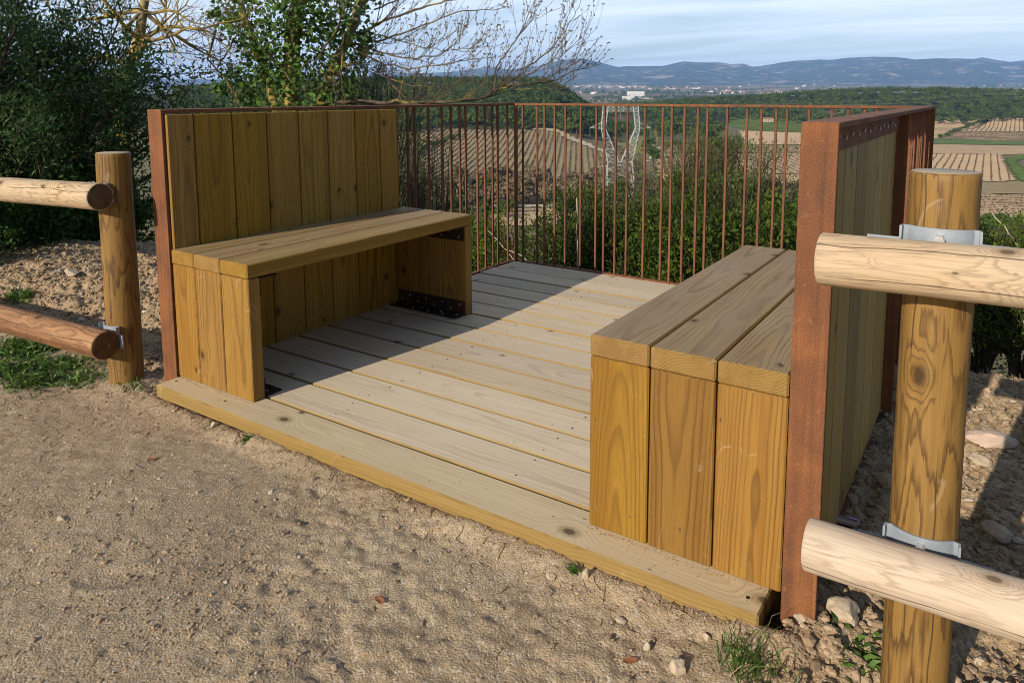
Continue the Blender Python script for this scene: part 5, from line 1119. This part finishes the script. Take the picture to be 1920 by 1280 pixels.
def far_woods():
    rg = np.random.default_rng(14); n = 16000; k = rg.uniform(-0.75, 0.75, n); nn3 = np.exp(rg.uniform(math.log(1400), math.log(7800), n)); e = k*nn3
    m = fbm(e/420, nn3/260, 3, 16) > 0.12; e, nn3 = e[m], nn3[m]; n = len(e); B = W3(e, nn3); sc = 1+nn3/4500
    per = 12; c, d, t = crown_pts(rg, per*n, 1.0, 0.55, 'round'); hh = np.repeat(rg.uniform(6, 10, n)*sc, per)[:, None]
    V, F, tt = clump_quads(c*hh+np.repeat(B, per, 0), d, t*0.7, 1.7*np.repeat(sc, per), rg)
    o = mk('far_trees', V, F, M['pine'], None, {'tint': tt}); o['kind'] = 'stuff'; tag(o, 'scattered woods and tree lines over the far plain', 'woodland')
far_woods()

# ------------------------------------------------------------------ lattice pylon and its cables
e, n, z = 31.0, 258.0, None
x, y = world_xy(e, n); z = float(zland(e, n)); PB = np.array([float(x), float(y), z])
tw = thing('transmission_tower', 'pale steel lattice pylon standing in the valley behind the balusters', 'pylon', PB)
RX = np.array([RH[0], RH[1], 0]); FX = np.array([FH[0], FH[1], 0])
def tp(a, b, c): return PB+RX*a+FX*b+np.array([0, 0, c])
def lattice(m, q0, q1, seg, w=0.14, wb=0.085):
    q0 = np.array(q0); q1 = np.array(q1)
    for i in range(4): m.bar(q0[i], q1[i], w)
    for s in range(seg):
        f0, f1 = s/seg, (s+1)/seg
        for i in range(4):
            j = (i+1) % 4; a0, a1 = q0[i]+(q1[i]-q0[i])*f0, q0[i]+(q1[i]-q0[i])*f1; b0, b1 = q0[j]+(q1[j]-q0[j])*f0, q0[j]+(q1[j]-q0[j])*f1
            m.bar(a0, b1, wb); m.bar(b0, a1, wb); m.bar(a1, b1, wb)
def ring(cx, cz, hw, hd): return [tp(cx-hw, -hd, cz), tp(cx+hw, -hd, cz), tp(cx+hw, hd, cz), tp(cx-hw, hd, cz)]
m = MB(); lattice(m, ring(0, -1, 4.7, 3.6), ring(0, 12, 4.6, 1.6), 3); lattice(m, ring(0, 11.9, 4.6, 1.6), ring(0, 14.5, 4.3, 1.4), 1); m.build('tower_body', M['pylon'], tw)
for s in (-1, 1):
    m = MB(); lattice(m, ring(s*2.30, 14.3, 2.0, 1.2), ring(s*6.0, 26.3, 0.8, 0.8), 5); lattice(m, ring(s*6.1, 26.3, 0.75, 0.8), ring(s*5.3, 34.2, 0.9, 0.7), 4); m.build('tower_column', M['pylon'], tw)
    m = MB()
    tip = tp(s*10.8, 0, 26.6)
    for b in (-0.8, 0.8): m.bar(tp(s*6.2, b, 26.3), tip, 0.15); m.bar(tp(s*6.0, b, 28.8), tip, 0.15)
    for f in (0.25, 0.5, 0.75): m.bar(tp(s*(6.2+4.6*f), 0.8*(1-f), 26.4), tp(s*(6.0+4.8*f), -0.8*(1-f), 28.8-2.2*f), 0.1); m.bar(tp(s*(6.2+4.6*f), -0.8*(1-f), 26.4), tp(s*(6.0+4.8*f), 0.8*(1-f), 28.8-2.2*f), 0.1)
    m.build('cross_arm', M['pylon'], tw)
    m = MB(); q = np.array([tip-[0, 0, 0.2+0.25*i] for i in range(14)]); m.tube(q, np.where(np.arange(14) % 2 == 0, 0.06, 0.17), 8); m.build('insulator', M['glassy'], tw)
m = MB(); lattice(m, [tp(-6.2, -0.7, 32.4), tp(-6.2, 0.7, 32.4), tp(-6.2, 0.7, 34.2), tp(-6.2, -0.7, 34.2)], [tp(6.2, -0.7, 32.4), tp(6.2, 0.7, 32.4), tp(6.2, 0.7, 34.2), tp(6.2, -0.7, 34.2)], 7); m.build('cross_beam', M['pylon'], tw)
m = MB(); q = np.array([tp(0, 0, 32.3-0.25*i) for i in range(14)]); m.tube(q, np.where(np.arange(14) % 2 == 0, 0.06, 0.17), 8); m.build('insulator', M['glassy'], tw)
def cable(a, b, sag, lab, r=0.045):
    f = np.linspace(0, 1, 40)[:, None]; q = np.array(a)*(1-f)+np.array(b)*f; q[:, 2] -= sag*4*(f*(1-f))[:, 0]; m = MB(); m.tube(q, r, 4); o = m.build('power_cable', M['wire'], None, True, q[0]); tag(o, lab, 'cable', 'power cables crossing the valley')
def far_pt(px, py, n): k, s = ray(px, py); x, y = world_xy(k*n, n); return np.array([float(x), float(y), CAM[2]+s*n])
cable(tp(-10.8, 0, 23.2), far_pt(2150, 262, 300), 1.5, 'lowest power cable crossing the fields, from the left arm of the pylon')
cable(tp(0, 0, 29.0), far_pt(2150, 232, 320), 2.5, 'middle power cable running right from the pylon centre')
cable(tp(10.8, 0, 23.2), far_pt(2150, 246, 340), 2.0, 'power cable running right from the right arm of the pylon')
cable(tp(-5.3, 0, 34.2), far_pt(2150, 146, 420), 4.0, 'topmost power cable crossing in front of the pine ridge')
cable(tp(5.3, 0, 34.2), far_pt(2150, 158, 430), 4.0, 'second highest power cable crossing in front of the pine ridge')

# ------------------------------------------------------------------ buildings
def house(px, py, w, d, h, roof, wall, lab, rot, group=None, name='house', nmin=400, win=True):
    e, n, z = P(px, py, nmin); x, y = world_xy(e, n); L = np.array([float(x), float(y), float(z)-0.3]); t = thing(name, lab, 'house' if name == 'house' else 'building', L, group, YAW+rot)
    m = MB(); m.box((-w/2, -d/2, -2), (w/2, d/2, h), 0.02); m.build('wall', M[wall], t, local=True)
    rh = d*0.22 if roof == 'tile' else 0.5; ov = 0.4; m = MB()
    if roof == 'tile': m.add([(-w/2-ov, -d/2-ov, h+0.01), (w/2+ov, -d/2-ov, h+0.01), (w/2+ov, d/2+ov, h+0.01), (-w/2-ov, d/2+ov, h+0.01), (-w/2-ov, 0, h+rh), (w/2+ov, 0, h+rh)], [[0, 1, 5, 4], [2, 3, 4, 5], [3, 2, 1, 0]], [[0, 4, 3], [1, 2, 5]])
    else: m.box((-w/2-0.2, -d/2-0.2, h+0.01), (w/2+0.2, d/2+0.2, h+rh), 0.02)
    m.build('roof', M[roof], t, local=True)
    if win:
        m = MB(); k = max(2, int(w/4)); m.box((-0.6, -0.04, 0), (0.6, 0.04, 1.4), 0.01)
        me = m.build('window', M['pane'], t, local=True); me.location = (-w/2+w/(k+1), -d/2-0.03, h*0.45)
        for i in range(1, k): c = me.copy(); C.objects.link(c); c.parent = t; c.location = (-w/2+w*(i+1)/(k+1), -d/2-0.03, h*0.45)
    return t
house(1438, 229, 14, 7, 4.5, 'tile', 'wallt', 'small tan farmhouse at the edge of the pines behind the balusters', 0.2, nmin=300)
house(1532, 221, 8, 6, 3.5, 'tile', 'wallt', 'tiny tan hut in the clearing under the pine ridge', -0.2, nmin=300)
house(1192, 184, 70, 40, 30, 'wallw', 'wallw', 'large white factory block on the plain above the railing', 0.1, None, 'factory', 900)
house(1178, 187, 46, 30, 13, 'wallw', 'wallw', 'low white annex left of the large white factory block', 0.1, None, 'factory', 900)
house(1214, 186, 46, 24, 7, 'redroof', 'wallt', 'long low shed with red roof right of the factory block', 0.1, None, 'factory', 900)
HA = 'houses of the town below the mountains'; HB = 'houses of the white town at left'; HC = 'farm buildings scattered on the plain'
rg = np.random.default_rng(88)
def bunch(n, x0, x1, y0, y1, lab, grp, wall, nm):
    for _ in range(n):
        w = rg.uniform(14, 34); house(rg.uniform(x0, x1), rg.uniform(y0, y1), w, rg.uniform(10, 18), rg.uniform(6, 13), 'tile', wall if rg.random() < 0.6 else ('wallw' if wall == 'wallt' else 'wallt'), lab, rg.uniform(-0.6, 0.6), grp, 'house', nm, False)
bunch(46, 1062, 1215, 161.5, 165, 'tiny tan house in the town below the mountains left of the factory', HA, 'wallt', 1500)
bunch(16, 1215, 1320, 165, 169, 'tiny tan house in the village row right of the town', HA, 'wallt', 1500)
bunch(40, 375, 480, 168, 180, 'tiny white house in the far town seen between the left trees', HB, 'wallw', 1200)
bunch(10, 1040, 1180, 172, 178, 'pale shed on the plain left of the factory', HC, 'wallw', 1200)
bunch(20, 1330, 1470, 172, 177, 'pale building on the plain above the green field', HC, 'wallw', 1200)
bunch(26, 1330, 1920, 160, 170, 'tiny pale farmhouse on the plain at the foot of the mountains', HC, 'wallw', 1500)

# ------------------------------------------------------------------ air: even pale haze from the lookout to beyond the mountains
hz = [world_xy(a, b) for a, b in ((-42000, -60), (42000, -60), (42000, 17500), (-42000, 17500))]
V = [(float(x), float(y), zz) for zz in (-95.0, 720.0) for x, y in hz]
ho = mk('haze', V, np.array([[3, 2, 1, 0], [4, 5, 6, 7], [0, 1, 5, 4], [1, 2, 6, 5], [2, 3, 7, 6], [3, 0, 4, 7]]), None)
hm = bpy.data.materials.new('haze'); hm.use_nodes = True; ht = hm.node_tree; ht.nodes.clear()
h_o = ht.nodes.new('ShaderNodeOutputMaterial'); h_v = ht.nodes.new('ShaderNodeVolumePrincipled')
h_v.inputs['Color'].default_value = (0.30, 0.55, 1.0, 1); h_v.inputs['Density'].default_value = 6.2e-5; h_v.inputs['Anisotropy'].default_value = 0.0
ht.links.new(h_v.outputs[0], h_o.inputs['Volume']); ho.data.materials.append(hm); ho['kind'] = 'stuff'; tag(ho, 'pale blue haze filling the valley air', 'haze')
